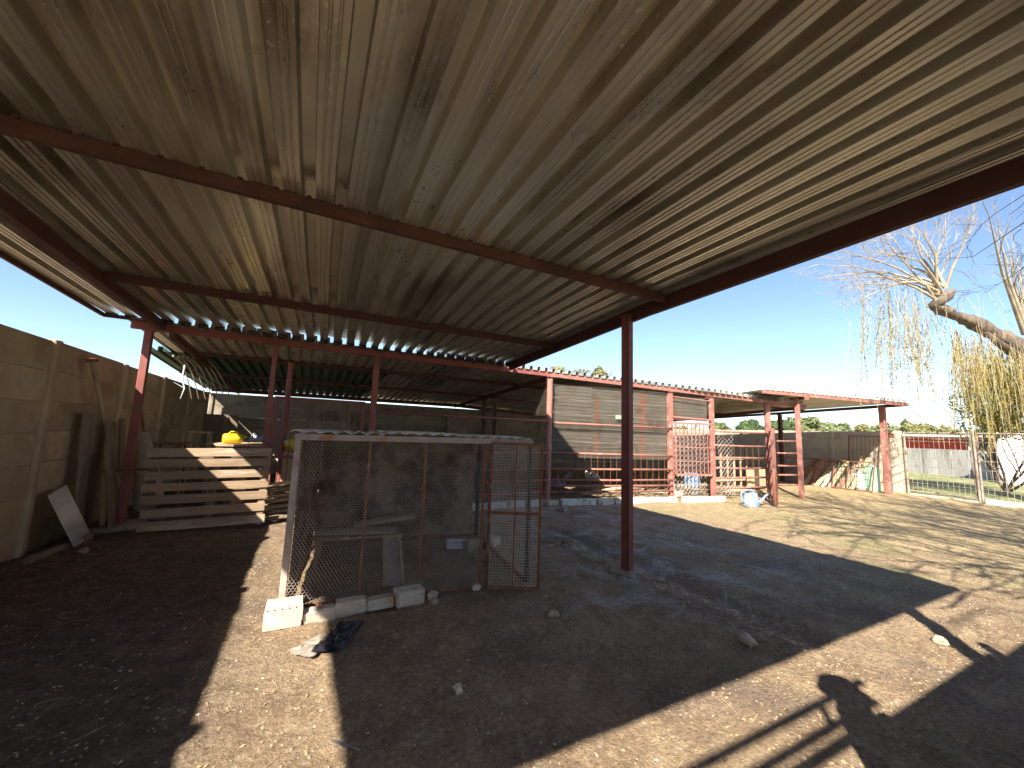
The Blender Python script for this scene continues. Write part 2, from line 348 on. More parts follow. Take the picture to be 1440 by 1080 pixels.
    bp = N.new('ShaderNodeBump'); bp.inputs['Strength'].default_value = 1.0; bp.inputs['Distance'].default_value = .035
    L.new(ma('ADD', nz(28, 8, .75), ma('MULTIPLY', nz(90, 4), .4)), bp.inputs['Height']); L.new(bp.outputs[0], b.inputs['Normal'])
    me.materials.append(m); o = bpy.data.objects.new('ground', me); COL.objects.link(o); o['kind'] = 'structure'
ground()

# ------------------------------------------------------------------ precast walls
def wall(label, p0, d, bays, bay, npan, ph, m, nrm, tops=None, th=.05, pw=.13, z0=-.06):
    t = thing('precast_wall', label, 'wall', p0); p0, d, nrm = Vector(p0), Vector(d), Vector(nrm)
    rot = Matrix((d, nrm, Vector((0, 0, 1)))).transposed()
    for i in range(bays):
        a = p0+d*(i*bay)
        dz = (tops[i % len(tops)] if tops else 0)
        for k in range(npan):
            c = a+d*(bay/2)+Vector((0, 0, z0+dz+ph*(k+.5)))+nrm*random.uniform(-.006, .006)
            MB().box(c, (bay-.05, th, ph-.001), rot @ Matrix.Rotation(random.uniform(-.0008, .0008), 3, 'Y')).build('panel', m, t, bevel=.008)
    for i in range(bays+1):
        a = p0+d*(i*bay); H = npan*ph+z0+.0+(tops[i % len(tops)] if tops else 0)
        b = MB(); b.prism([a-d*pw/2-nrm*.06, a+d*pw/2-nrm*.06, a+d*pw/2+nrm*.05, a+d*pw*.3+nrm*.07, a-d*pw*.3+nrm*.07, a-d*pw/2+nrm*.05], (0, 0, H))
        b.build('post', m, t, bevel=.006)
    return t
wall('high brown precast concrete wall along the left side of the yard', (-2.66, -3.1, 0), (0, 1, 0), 9, 1.87, 7, .342, K['conc'], (1, 0, 0), (.015, 0, .01, -.01, .0))
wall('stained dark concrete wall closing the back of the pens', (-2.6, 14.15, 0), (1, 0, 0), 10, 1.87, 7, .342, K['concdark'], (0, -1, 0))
wall('grey concrete wall behind the scrap under the far right roof', (17.75, 6.05, 0), (0, 1, 0), 6, 1.75, 6, .345, K['concr'], (-1, 0, 0), (.0,))
t = thing('gate_pillar', 'pale concrete pillar at the wall end holding the wire gate', 'pillar', (17.72, 5.95, 0))
MB().box((17.72, 5.95, 1.0), (.3, .28, 2.08)).build('shaft', K['concr'], t, bevel=.02)
MB().box((17.6, 5.99, 1.88), (.1, .16, .14)).build('hinge_block', K['rust'], t, bevel=.01)
t = thing('brick_wall', 'low rough brick wall section against the back wall of the pens', 'wall', (6.2, 13.9, 0))
segs = MB()
for j in range(22):
    for i in range(9): segs.box((4.55+.24*i+(.12 if j % 2 else 0), 13.75+random.uniform(-.01, .01), .05+.1*j), (.22, .11, .085))
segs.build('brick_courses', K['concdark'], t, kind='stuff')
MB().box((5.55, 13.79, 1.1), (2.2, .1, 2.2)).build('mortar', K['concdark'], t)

# ------------------------------------------------------------------ corrugated roofs
def sheet(x0, nr, y0, y1, z, m, parent, per=.196, name='roof_sheet', ny=5, zoff=0, rib=.085, wx=None):
    prof = []
    for i in range(nr):
        for dx, dz in ((0, 0), (.009, rib), (.078, rib), (.087, 0), (.115, 0), (.12, .006), (.127, .006), (.132, 0), (.152, 0), (.157, .006), (.164, .006), (.169, 0)):
            prof.append((x0+i*per+dx, dz))
    prof.append((x0+nr*per, 0)); prof += [(x0+nr*per+.011, rib), (x0+nr*per+.06, rib)]
    vs = []; n = len(prof); th = .0022
    ph = random.uniform(0, 6)
    for k in range(2):
        for j in range(ny+1):
            for x, dz in prof:
                t = j/ny; ya, yb = y0(x), y1(x); y = ya+(yb-ya)*t
                vs.append((wx(x, y) if wx else x, y, z(x, y)+dz+th*k+zoff+.003*math.sin(j*1.7+ph)*(0 < j < ny)))
    A = n*(ny+1); fs = []
    for j in range(ny):
        for i in range(n-1):
            a = j*n+i; fs.append((a, a+1, a+n+1, a+n)); fs.append((A+a, A+a+n, A+a+n+1, A+a+1))
    for i in range(n-1): fs.append((i, A+i, A+i+1, i+1)); a = ny*n+i; fs.append((a, a+1, A+a+1, A+a))
    for j in range(ny):
        a = j*n; fs.append((a, a+n, A+a+n, A+a)); a = j*n+n-1; fs.append((a, A+a, A+a+n, a+n))
    b = MB(); b.v = vs; b.f = fs
    return b.build(name, m, parent, fix=False)
def step(i): return .0024*(i % 2)                                # alternate sheets lap over each other
ROW = [(-4, 7.45), (4.8, 7.5), (8.07, 6.95), (9.26, 6.7), (11.3, 6.45), (12.1, 6.2), (14, 6.1)]
def rowY(x):
    for (a, ya), (b, yb) in zip(ROW, ROW[1:]):
        if x <= b: return ya+(yb-ya)*(x-a)/(b-a)
    return ROW[-1][1]
def rowZ(x): return 2.9 if x < 4.8 else 2.9-(x-4.8)*.036          # top of the front beam

canopy = thing('canopy_roof', 'big corrugated iron canopy overhead on dark red steel beams', 'roof', (0, 3.3, 3.0))
zb = lambda y: 3.03-.0225*y
fan = lambda x, y: x+.33*max(0, (y-3.2)/4.1)*(x+2.74)/6.1    # the canopy widens a little towards the back
for i in range(8):
    n = 4 if i < 7 else 3
    sheet(-2.74+i*.784, n, lambda x: -.77, lambda x: 7.34, lambda x, y: zb(y)+.082, K['zinc'], canopy, zoff=step(i), wx=fan)
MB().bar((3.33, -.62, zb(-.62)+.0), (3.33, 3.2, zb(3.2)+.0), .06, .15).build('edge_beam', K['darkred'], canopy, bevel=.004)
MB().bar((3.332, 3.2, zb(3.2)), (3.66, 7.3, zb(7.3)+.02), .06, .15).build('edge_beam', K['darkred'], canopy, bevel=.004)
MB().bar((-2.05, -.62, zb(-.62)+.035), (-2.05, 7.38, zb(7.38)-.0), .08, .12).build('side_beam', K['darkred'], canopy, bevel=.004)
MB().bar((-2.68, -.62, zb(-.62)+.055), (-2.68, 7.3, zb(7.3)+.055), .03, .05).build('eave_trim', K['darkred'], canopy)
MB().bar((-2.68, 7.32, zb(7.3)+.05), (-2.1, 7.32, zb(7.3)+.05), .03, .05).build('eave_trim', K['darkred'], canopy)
MB().bar((-2.74, -.8, zb(-.8)+.1), (3.39, -.8, zb(-.8)+.1), .03, .16).build('shadow_edge_strip', K['darkred'], canopy)  # unseen strip added so the canopy's front shadow edge falls straight
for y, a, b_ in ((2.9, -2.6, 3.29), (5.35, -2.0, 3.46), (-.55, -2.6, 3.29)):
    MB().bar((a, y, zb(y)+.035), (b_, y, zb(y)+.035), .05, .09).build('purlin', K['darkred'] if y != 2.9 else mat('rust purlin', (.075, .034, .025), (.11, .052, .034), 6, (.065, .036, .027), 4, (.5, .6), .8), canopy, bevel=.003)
    b = MB()                                                    # sheet screws' lapped ends and clips
    for k in range(30): b.box((-2.62+k*.196+.13, y-.03, zb(y)+.078), (.03, .02, .012))
    b.build('clip_row', K['darkred'], canopy, kind='stuff')

pen = thing('pen_roof', 'long low corrugated roof over the row of animal pens', 'roof', (4, 10, 2.8))
zP = lambda x, y: rowZ(x)-.062*(y-rowY(x))
b = MB()                                                        # rubber closures under the pans where the canopy laps the pen roof
for k in range(31): b.box((fan(-2.74+.196*k+.14, 7.3), 7.3, 2.925), (.122, .03, .06))
b.build('closure_strip', K['blackm'], canopy, kind='stuff')
i = 0; x = -2.444
while x < 11.9:
    n = 4
    gx = -3 < x < .9
    y1 = 9.75 if gx else 14.55
    sheet(x, n, lambda x: rowY(x)-(.2 if x < 3.6 else .06), lambda x: y1, zP, K['zinc'], pen, zoff=step(i))
    if gx: sheet(x-(.392 if i == 0 else 0), n+(2 if i == 0 else 0), lambda x: 9.4, lambda x: 14.55, zP, K['green'], pen, zoff=step(i)-.005)
    x += .784; i += 1
for a, b_ in zip([-2.42, 4.8, 8.07, 11.3], [4.8, 8.07, 11.3, 12.7]):
    ya, yb = rowY(a), rowY(b_)
    MB().bar((a, ya, rowZ(a)-.05), (b_, yb, rowZ(b_)-.05), .06, .1).build('front_beam', K['red' if a < 4 else 'redlit'], pen, bevel=.004)
for y, x0 in ((9.1, -2.1), (11.4, -2.75)):
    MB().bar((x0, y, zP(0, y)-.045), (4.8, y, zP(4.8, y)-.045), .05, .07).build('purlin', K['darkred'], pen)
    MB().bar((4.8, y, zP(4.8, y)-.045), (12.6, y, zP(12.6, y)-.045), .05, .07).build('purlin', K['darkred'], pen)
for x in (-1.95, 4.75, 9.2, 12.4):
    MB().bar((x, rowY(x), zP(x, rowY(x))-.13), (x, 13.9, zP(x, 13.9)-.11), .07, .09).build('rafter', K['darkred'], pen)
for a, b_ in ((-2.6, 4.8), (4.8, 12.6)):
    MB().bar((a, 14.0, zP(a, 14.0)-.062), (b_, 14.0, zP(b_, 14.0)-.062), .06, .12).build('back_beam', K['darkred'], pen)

far = thing('shed_roof', 'separate corrugated shelter roof at the far right end', 'roof', (13.6, 9, 2.8))
yQ = lambda x: 6.1-(x-10.4)*.12
zQ = lambda x, y: 2.9-.045*(y-5.4)
x = 10.5; i = 0
while x < 16.5:
    sheet(x, 4, lambda x: yQ(x)-.05, lambda x: 14.6, zQ, K['zinctop'], far, zoff=step(i)); x += .784; i += 1
MB().bar((10.5, yQ(10.5), zQ(0, yQ(10.5))-.055), (16.95, yQ(16.95), zQ(0, yQ(16.95))-.055), .05, .1).build('front_beam', K['redlit'], far, bevel=.004)
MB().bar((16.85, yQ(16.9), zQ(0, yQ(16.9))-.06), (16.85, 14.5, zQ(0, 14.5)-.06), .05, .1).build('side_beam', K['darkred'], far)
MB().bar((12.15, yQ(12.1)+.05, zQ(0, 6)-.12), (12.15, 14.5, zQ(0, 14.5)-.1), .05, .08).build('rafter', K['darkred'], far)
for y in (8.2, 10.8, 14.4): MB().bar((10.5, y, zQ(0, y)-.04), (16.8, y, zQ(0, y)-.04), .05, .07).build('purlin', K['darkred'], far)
MB().box((12.15, 5.86, 2.79), (.14, .05, .2)).build('bracket', K['redlit'], far)

# ------------------------------------------------------------------ posts
def post(label, x, y, z1, w_, m=None, rnd=False, lean=(0, 0), plate=True):
    m = m or ('redlit' if x > 6 else 'red')
    t = thing('steel_post', label, 'post', (x, y, 0), 'red steel posts carrying the roofs')
    a, b_ = (x, y, -.1), (x+lean[0], y+lean[1], z1)
    if rnd: MB().tube([a, b_], w_/2, 14).build('shaft', K[m], t, smooth=False)
    else:
        MB().bar(a, b_, w_, w_, (0, 1, 0)).build('shaft', K[m], t, bevel=.006)
    if plate: MB().box((x+lean[0], y+lean[1], z1-.006), (w_+.05, w_+.05, .01)).build('cap_plate', K[m], t)
    return t
pa = post('dark red square post standing alone under the canopy edge', 3.3, 3.47, 2.95, .1, 'red')
MB().bar((3.245, 3.40, 0), (3.245, 3.40, 2.94), .016, .016, (0, 1, 0)).build('weld_seam', K['darkred'], pa)
MB().box((3.3, 3.47, .012), (.34, .3, .05), Matrix.Rotation(.3, 3, 'Z'))  .build('footing', K['stone'], pa, bevel=.02)
post('red post nearest the left wall, left of the pallet', -2.21, 7.45, 2.8, .09)
post('red post behind the right end of the pallet', -.6, 7.42, 2.8, .07)
post('red post rising behind the middle of the wire cage', 1.0, 7.45, 2.8, .1)
post('round peeling red post at the near corner of the fowl pen', 4.8, 7.5, 2.8, .135, 'redold', True)
post('sunlit red post left of the small barred door', 8.07, 6.98, 2.68, .11)
post('sunlit thin red post right of the small barred door', 9.28, 6.7, 2.62, .1)
post('thick round red post beside the open gate leaf', 11.3, 6.45, 2.57, .16, 'redlit', True)
post('slim red post under the joint of the two far roofs', 12.12, 6.1, 2.76, .1)
post('red post at the outer corner of the far shelter roof', 16.55, 5.83, 2.78, .15)
post('dark post at the back of the far shelter', 16.6, 9.0, 2.6, .12, 'darkred')
post('round post standing inside the first pen behind the red gate', -.42, 8.7, 2.7, .1, 'red', True)
post('first dark post inside the pens near the brick wall', 4.95, 11.6, 2.56, .1, 'darkred')
post('second dark post inside the pens near the brick wall', 5.5, 12.0, 2.52, .09, 'darkred')
post('post under the front right corner of the big canopy', 2.68, -.35, 3.0, .1, 'darkred')
post('post under the front left corner of the big canopy', -2.05, -.64, 3.0, .1, 'darkred')

# ------------------------------------------------------------------ rails, gates and wire along the pens
def rails(label, x0, x1, zs, r=.024, m='red', dy=-.04, name='rail_fence', cat='fence'):
    t = thing(name, label, cat, (x0, rowY(x0), 0))
    for z in zs:
        a, b_ = Vector((x0, rowY(x0)+dy, z+random.uniform(-.01, .01))), Vector((x1, rowY(x1)+dy, z+random.uniform(-.01, .01)))
        mid = (a+b_)/2+Vector((0, 0, random.uniform(-.012, .004)))
        MB().tube([a, mid, b_], r, 8).build('rail', K[m if x0 < 4 else 'redlit'], t, smooth=True)
    return t
rails('red pipe rails behind the wire cage', 1.03, 4.76, (1.78, 1.08, .74, .5, .25))
tD = rails('sunlit red pipe rails in front of the fowl pen', 4.84, 8.05, (1.76, 1.08, .74, .5, .36, .22))
for k in range(19):
    x = 4.99+k*.165; MB().tube([(x, rowY(x)-.07, .04), (x+random.uniform(-.006, .006), rowY(x)-.07, 1.07)], .0042, 5).build('wire_bar', K['rust'], tD)
for z in (2.32, 1.36, 1.98):
    pts = [(4.84+i*.4, rowY(4.84+i*.4)-.05, z+.02*math.sin(i*1.3+z)) for i in range(9)]; MB().tube(pts, .004, 4).build('tie_wire', K['wire'], tD)
MB().box((6.75, rowY(6.75)+.02, 1.97), (.55, .01, .09), Matrix.Rotation(-.03, 3, 'Y')).build('green_patch', mat('faded green strip', (.28, .42, .25), (.33, .46, .3), 5, rnd=0), tD)
rails('red pipe rails between the mesh and the open gate leaf', 9.32, 11.24, (1.73, 1.38, 1.06, .79, .55, .3), .026)
rails('short ladder of red rails left of the far shelter', 11.5, 12.08, (1.54, 1.21, .88, .62, .36), .024)

# lining sheets of the fowl pen front, hung behind the rails
ln = thing('pen_lining', 'dark rust streaked sheeting lining the fowl pen above the rails', 'sheeting', (6.5, rowY(6.5), 1.8))
for a, b_, z0 in ((4.88, 5.95, .93), (5.95, 7.02, .9), (7.02, 8.1, .95), (8.1, 9.24, 1.98)):
    m_ = MB(); ya, yb = rowY(a)+.1, rowY(b_)+.1; n = int((2.66-z0)/.085)
    vs = []; fs = []
    for k in range(n*4+1):
        z = z0+.085*k/4; zz = .003*math.sin(k*math.pi/2)
        vs += [(a+.004, ya+zz, z), (b_-.002, yb+zz, z), (a+.004, ya+zz+.003, z), (b_-.002, yb+zz+.003, z)]
    for k in range(n*4): q = 4*k; fs += [(q, q+1, q+5, q+4), (q+2, q+6, q+7, q+3), (q, q+4, q+6, q+2), (q+1, q+3, q+7, q+5)]
    m_.v = vs; m_.f = fs; m_.build('lining_sheet', K['lining'], ln, smooth=False)

def netting(label, segs_, r, m, loc, name='wire_netting'):
    t = thing(name, label, 'netting', loc); prisms('mesh', segs_, r, m, t); return t
S1 = []
for a, b_, z0, z1 in ((4.88, 8.05, 1.08, 2.68), (8.12, 9.24, 1.98, 2.55)):
    A, B = Vector((a, rowY(a)+.02, z0)), Vector((b_, rowY(b_)+.02, z0)); S1 += hexwire(A, B-A, (0, 0, 1), (B-A).length, z1-z0, .055)
netting('fine chicken wire stretched over the front of the fowl pen', S1, .0016, K['wire'], (6.4, 7.2, 0))
netting('sagging chicken wire on the side partition behind the round post', diamond((4.8, 7.56, .75), (0, 1, 0), (0, 0, 1), 4.0, 1.85, .075, .02), .002, K['wire'], (4.8, 9, 0))
netting('loose diamond mesh hanging behind the barred door', diamond((8.15, 7.05, .12), (1.1, -.25, 0), (0, 0, 1), 1.1, 1.85, .12, .03), .0045, K['wire'], (8.7, 7, 0))
netting('ragged diamond mesh end curled right of the barred door', diamond((9.36, 6.6, .1), (.5, -.1, 0), (0, 0, 1), .5, 1.75, .12, .03), .0045, K['wire'], (9.6, 6.5, 0))
t = thing('barred_door', 'small red barred door in the sunlit pen front', 'door', (8.66, 6.84, .6))
A, B = Vector((8.17, 6.9, 0)), Vector((9.2, 6.66, 0)); D = B-A
P_ = lambda s_, z: A+D*s_+Vector((0, 0, z))
for (s0, za, s1, z1_) in ((0, .62, 1, .62), (0, 1.9, 1, 1.9), (0, .62, 0, 1.9), (1, .62, 1, 1.9)):
    MB().bar(P_(s0, za), P_(s1, z1_), .035, .05, (0, 0, 1) if za == z1_ else (0, 1, 0)).build('frame', K['redlit'], t)
for k in range(1, 9): MB().bar(P_(k/9, .64), P_(k/9, 1.88), .014, .022, (0, 1, 0)).build('bar', K['redlit'], t)
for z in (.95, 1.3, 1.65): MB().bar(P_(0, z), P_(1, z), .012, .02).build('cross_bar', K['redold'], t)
MB().bar(P_(.97, 1.28), P_(1.09, 1.28), .03, .03).build('latch', K['rust'], t)
t = thing('lintel_rail', 'pale red rail above the small barred door', 'rail', (8.6, 6.85, 2))
MB().tube([(8.1, 6.93, 2.04), (9.25, 6.68, 2.0)], .03, 8).build('rail', K['redlit'], t); MB().tube([(8.1, 6.93, 2.56), (9.25, 6.68, 2.5)], .014, 6).build('rail', K['redold'], t)

t = thing('gate_leaf', 'open red gate leaf swung out beside the blue watering can', 'gate', (11.2, 6.38, 0))
A, B = Vector((11.15, 6.33, 0)), Vector((10.0, 5.6, 0)); D = B-A; P_ = lambda s_, z: A+D*s_+Vector((0, 0, z))
for s_ in (0, 1): MB().bar(P_(s_, .02), P_(s_, 1.84), .09, .05, (0, 1, 0)).build('upright', K['redlit'], t, bevel=.005)
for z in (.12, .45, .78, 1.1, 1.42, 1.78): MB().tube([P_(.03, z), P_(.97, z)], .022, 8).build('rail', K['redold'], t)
MB().bar(P_(.99, .03), P_(.99, .8), .1, .07, (0, 1, 0)).build('kick_plate', K['rust'], t)

t = thing('pen_gate', 'tall red gate of thin upright bars behind the cage', 'gate', (.1, 7.7, 0))
for a, b_ in (((-.53, .1), (-.53, 1.95)), ((.86, .1), (.86, 1.95))): MB().bar((a[0], 7.75, a[1]), (b_[0], 7.75, b_[1]), .06, .06, (0, 1, 0)).build('upright', K['red'], t, bevel=.004)
for z in (1.95, .95, .12): MB().bar((-.56, 7.75, z), (.89, 7.75, z), .04, .045).build('rail', K['red'], t)
for k in range(1, 11): MB().tube([(-.53+k*.126, 7.75, .97), (-.53+k*.126, 7.75, 1.93)], .009, 6).build('bar', K['red'], t)
for k in range(1, 11): MB().tube([(-.53+k*.126, 7.75, .13), (-.53+k*.126, 7.75, .94)], .006, 5).build('bar', K['rust'], t)

def kerb(label, pts, m='kerb', h=.15, w_=.14, L_=.39):
    t = thing('kerb', label, 'kerb', (*pts[0], 0)); a, b_ = Vector((*pts[0], 0)), Vector((*pts[1], 0)); d = (b_-a); n = max(1, int(d.length/L_)); 
    ang = math.atan2(d.y, d.x)
    for k in range(n):
        c = a+d*((k+.5)/n)+Vector((random.uniform(-.01, .01), random.uniform(-.015, .015), h/2-.03+random.uniform(-.008, .008)))
        MB().box(c, (d.length/n-.012, w_, h), Matrix.Rotation(ang+random.uniform(-.02, .02), 3, 'Z') @ Matrix.Rotation(random.uniform(-.03, .03), 3, 'Y')).build('kerb_stone', K[m], t, bevel=.014)
    return t
kerb('whitewashed kerb along the foot of the fowl pen', ((4.95, 7.2), (8.0, 6.78)))
kerb('whitewashed kerb behind the wire cage', ((1.1, 7.22), (4.5, 7.25)))
kerb('low kerb under the small barred door', ((8.15, 6.72), (9.35, 6.45)))
t = thing('flat_stone', 'flat stone at the foot of the round peeling post', 'stone', (4.7, 7.2, 0)); MB().box((4.68, 7.22, .05), (.36, .26, .12), Matrix.Rotation(.3, 3, 'Z')).build('slab', K['stone'], t, bevel=.03)

# ------------------------------------------------------------------ wire cage
CA = Vector((-.07, 3.82, 0)); cu = Vector((.994, -.111, 0)); cv = Vector((.111, .994, 0)); CL, CD, CH = 2.15, 1.85, 1.41
CP = lambda s_, t_, z: CA+cu*s_+cv*t_+Vector((0, 0, z))
cage = thing('wire_cage', 'large chicken wire cage with rusty frame and boarded back', 'cage', CA)
MB().bar(CP(0, 0, .02), CP(0, 0, CH), .05, .05, cv).build('corner_post', K['greywood'], cage, bevel=.004)
MB().bar(CP(CL, 0, .02), CP(CL, 0, CH), .035, .035, cv).build('corner_post', K['blackm'], cage)
MB().bar(CP(0, CD, .02), CP(0, CD, CH), .05, .05, cv).build('corner_post', K['blackm'], cage)
MB().bar(CP(CL, CD, .02), CP(CL, CD, CH), .05, .05, cv).build('corner_post', K['blackm'], cage)
MB().bar(CP(-.03, -.005, CH-.01), CP(CL+.02, -.005, CH+.0), .045, .055).build('top_rail', K['greywood'], cage, bevel=.004)
for a, b_ in (((0, CD), (CL, CD)), ((0, 0), (0, CD)), ((CL, 0), (CL, CD))):
    MB().bar(CP(*a, CH-.02), CP(*b_, CH-.02), .035, .035).build('top_rail', K['blackm'], cage)
    MB().bar(CP(*a, .03), CP(*b_, .03), .03, .03).build('bottom_rail', K['rust'], cage)
MB().bar(CP(0, 0, .025), CP(1.7, 0, .025), .02, .02).build('bottom_rail', K['rust'], cage)
for s_ in (.58, 1.08, 1.66): MB().bar(CP(s_, 0, .02), CP(s_, 0, CH-.03), .022, .022, cv).build('upright', K['rust'], cage)
prisms('chicken_wire', hexwire(CP(.03, -.022, .03), cu, (0, 0, 1), 1.64, CH-.06, .029), .0014, K['wire'], cage)
prisms('side_mesh', diamond(CP(CL, .03, .05), cv, (0, 0, 1), CD-.06, CH-.08, .06, .004), .0015, K['wire'], cage)
prisms('overlap_wire', hexwire(CP(.03, -.028, .03), cu, (0, 0, 1), 1.64, .78, .029), .001, K['wire'], cage)
MB().box(CP(CL/2-.02, CD-.05, CH/2+.03), (CL-.14, .015, CH-.14), Matrix((cu, cv, Vector((0, 0, 1)))).transposed()).build('back_board', K['board'], cage)
MB().box(CP(.03, CD/2, CH/2+.02), (.012, CD-.12, CH-.1), Matrix((cu, cv, Vector((0, 0, 1)))).transposed()).build('side_board', K['board'], cage)
for k in range(3):                                              # old sheets laid on top
    m_ = MB(); vs = []; fs = []; x0 = -.06+k*.72; x1 = x0+.76; n = 24
    for j in range(2):
        for i in range(n+1):
            for q in (0, .003):
                s_ = x0+(x1-x0)*i/n; vs.append(CP(s_, -.06+j*(CD+.1)+.01*k, CH+.035+.014*math.sin(i*math.pi*2/4)+.012*(k % 2)+q))
    B_ = 2*(n+1)
    for i in range(n): a = 2*i; fs += [(a, a+2, B_+a+2, B_+a), (a+1, B_+a+1, B_+a+3, a+3), (a, a+1, a+3, a+2), (B_+a, B_+a+2, B_+a+3, B_+a+1)]
    m_.v = vs; m_.f = fs; m_.build('top_sheet', K['zinctop'], cage, smooth=True)
dr = thing('cage_door', 'rusty mesh door standing ajar at the right end of the cage', 'door', (1.64, 3.6, 0))
A, B = Vector((1.64, 3.6, 0)), Vector((2.08, 3.37, 0)); D = B-A; P_ = lambda s_, z: A+D*s_+Vector((0, 0, z))
for z in (.03, .72, 1.39): MB().bar(P_(0, z), P_(1, z), .018, .024).build('frame_rail', K['rust'], dr)
for s_ in (0, 1): MB().bar(P_(s_, .02), P_(s_, 1.4), .02, .022, (0, 1, 0)).build('frame_upright', K['rust'], dr)
MB().bar(P_(.5, .02), P_(.5, 1.4), .012, .012, (0, 1, 0)).build('frame_upright', K['rust'], dr)
sg = [(P_(k/19, .03), P_(k/19, 1.39)) for k in range(1, 19)] + [(P_(0, .03+k*.0262), P_(1, .03+k*.0262)) for k in range(1, 52)]
prisms('welded_mesh', sg, .0019, K['wirel'], dr)
# inside the cage
t = thing('perch_shelf', 'low dark shelf holding bent grey sheet offcuts inside the cage', 'shelf', CP(.6, 1.2, 0))
MB().box(CP(.55, 1.2, .3), (.9, .5, .03), Matrix((cu, cv, Vector((0, 0, 1)))).transposed()).build('board', K['woodv'], t)
for q in ((.15, 1.0), (.95, 1.0), (.15, 1.4), (.95, 1.4)): MB().bar(CP(*q, 0), CP(*q, .29), .04, .04, cv).build('leg', K['woodv'], t)
def gutter(label, a, b_, r):
    t = thing('sheet_offcut', label, 'scrap metal', a, 'bent grey offcuts inside the cage'); a, b_ = Vector(a), Vector(b_); d = (b_-a).normalized(); sd = d.cross(Vector((0, 0, 1))).normalized(); m_ = MB(); vs = []; fs = []
    n = 10
    for p in (a, b_):
        for rr in (r, r-.006):
            for k in range(n+1): an = math.pi*k/n; vs.append(p+sd*rr*math.cos(an)*1.3+Vector((0, 0, 1))*rr*.7*math.sin(an))
    Q = n+1
    for k in range(n): fs += [(k, k+1, 2*Q+k+1, 2*Q+k), (Q+k, 3*Q+k, 3*Q+k+1, Q+k+1), (k, Q+k, Q+k+1, k+1), (2*Q+k, 2*Q+k+1, 3*Q+k+1, 3*Q+k)]
    fs += [(0, 2*Q, 3*Q, Q), (n, Q+n, 3*Q+n, 2*Q+n)]
    m_.v = vs; m_.f = fs; m_.build('shell', K['greyp'], t, smooth=False)
gutter('longer curved grey offcut lying left on the cage shelf', CP(.12, 1.15, .32), CP(.95, 1.02, .33), .075)
gutter('shorter curved grey offcut lying behind on the cage shelf', CP(.5, 1.38, .33), CP(1.2, 1.42, .4), .07)
t = thing('ladder_ramp', 'little wood and mesh ramp leaning inside the cage', 'ramp', CP(.9, .3, 0))
for s_ in (.82, .99): MB().bar(CP(s_-(.01), .25, .02), CP(s_, .95, .3), .022, .03).build('side_rail', K['woodpale'], t)
MB().bar(CP(.8, .95, .3), CP(1.02, .95, .3), .03, .02).build('top_bar', K['woodpale'], t)
MB().bar(CP(.905, .26, .018), CP(.905, .95, .29), .15, .006).build('tread_board', K['greywood'], t)
t = thing('egg_tray', 'small white egg tray on the cage floor', 'tray', (1.84, 5.0, 0))
rz = Matrix.Rotation(-.3, 3, 'Z')
MB().box((1.84, 5.0, .02), (.27, .2, .02), rz).build('base', K['white'], t)
for dx, dy, sx, sy in ((0, .1, .27, .015), (0, -.1, .27, .015), (.13, 0, .015, .2), (-.13, 0, .015, .2)): MB().box(Vector((1.84, 5.0, .05))+rz @ Vector((dx, dy, 0)), (sx, sy, .06), rz).build('side', K['white'], t)
MB().box((1.84, 5.0, .04), (.16, .05, .03), rz).build('handle_slot', K['cyan'], t)

# row of bricks along the cage foot
def rough(label, c, d, rz, m='brick', name='brick', grp='bricks along the foot of the cage', j=.008, bev=.012, cat='brick', tilt=0):
    b = bmesh.new(); bmesh.ops.create_cube(b, size=1)
    for v in b.verts: v.co = Vector((v.co.x*d[0], v.co.y*d[1], v.co.z*d[2]))
    bmesh.ops.bevel(b, geom=b.edges, offset=bev, segments=1, affect='EDGES')
    for v in b.verts: v.co += Vector([random.uniform(-j, j) for _ in range(3)])
    bmesh.ops.recalc_face_normals(b, faces=b.faces)
    me = bpy.data.meshes.new(name); b.to_mesh(me); b.free(); me.materials.append(K[m]); o = bpy.data.objects.new(name, me); COL.objects.link(o)
    o.location = c; o.rotation_euler = (tilt, random.uniform(-.04, .04), rz); tag(o, label, cat, grp); return o
hb = thing('perforated_brick', 'pinkish perforated brick at the sunlit left corner of the cage', 'brick', (-.04, 3.62, 0), 'bricks along the foot of the cage')
mbk = mat('pinkish cement brick', (.55, .4, .32), (.48, .34, .27), 14, (.55, .5, .42), 6, (.52, .6), .92, 0, .5, 50, rnd=0)
MB().box((-.045, 3.62, .025), (.25, .26, .05)).build('body', mbk, hb, bevel=.006)
for k in range(6):
    MB().box((-.045-.119+k*.0476, 3.532, .088), (.012, .06, .076)).build('web', mbk, hb)
for yy in (3.496, 3.57): MB().box((-.045, yy, .09), (.252, .014, .082)).build('rim', mbk, hb)
MB().box((-.045, 3.665, .09), (.25, .17, .082)).build('rim', mbk, hb, bevel=.004)
rough('dull brick just right of the perforated brick', (.2, 3.58, .03), (.24, .11, .1), .12)
rough('broad pale brick, third from the left in the cage row', (.43, 3.6, .05), (.23, .12, .11), .02)
rough('mossy brick, fourth from the left in the cage row', (.66, 3.59, .045), (.22, .11, .09), .05)
rough('large whitish brick at the right end of the cage row', (.9, 3.59, .06), (.24, .14, .13), .12)
rough('small white brick tipped over near the cage door', (2.3, 4.9, .06), (.22, .12, .11), .7, grp='bricks lying inside the cage')
rough('broken brown brick behind the cage door', (2.0, 4.85, .05), (.24, .14, .14), .2, 'stone', grp='bricks lying inside the cage')
rough('brown brick at the back right of the cage', (1.95, 4.45, .05), (.2, .12, .1), -.4, 'stone', grp='bricks lying inside the cage')

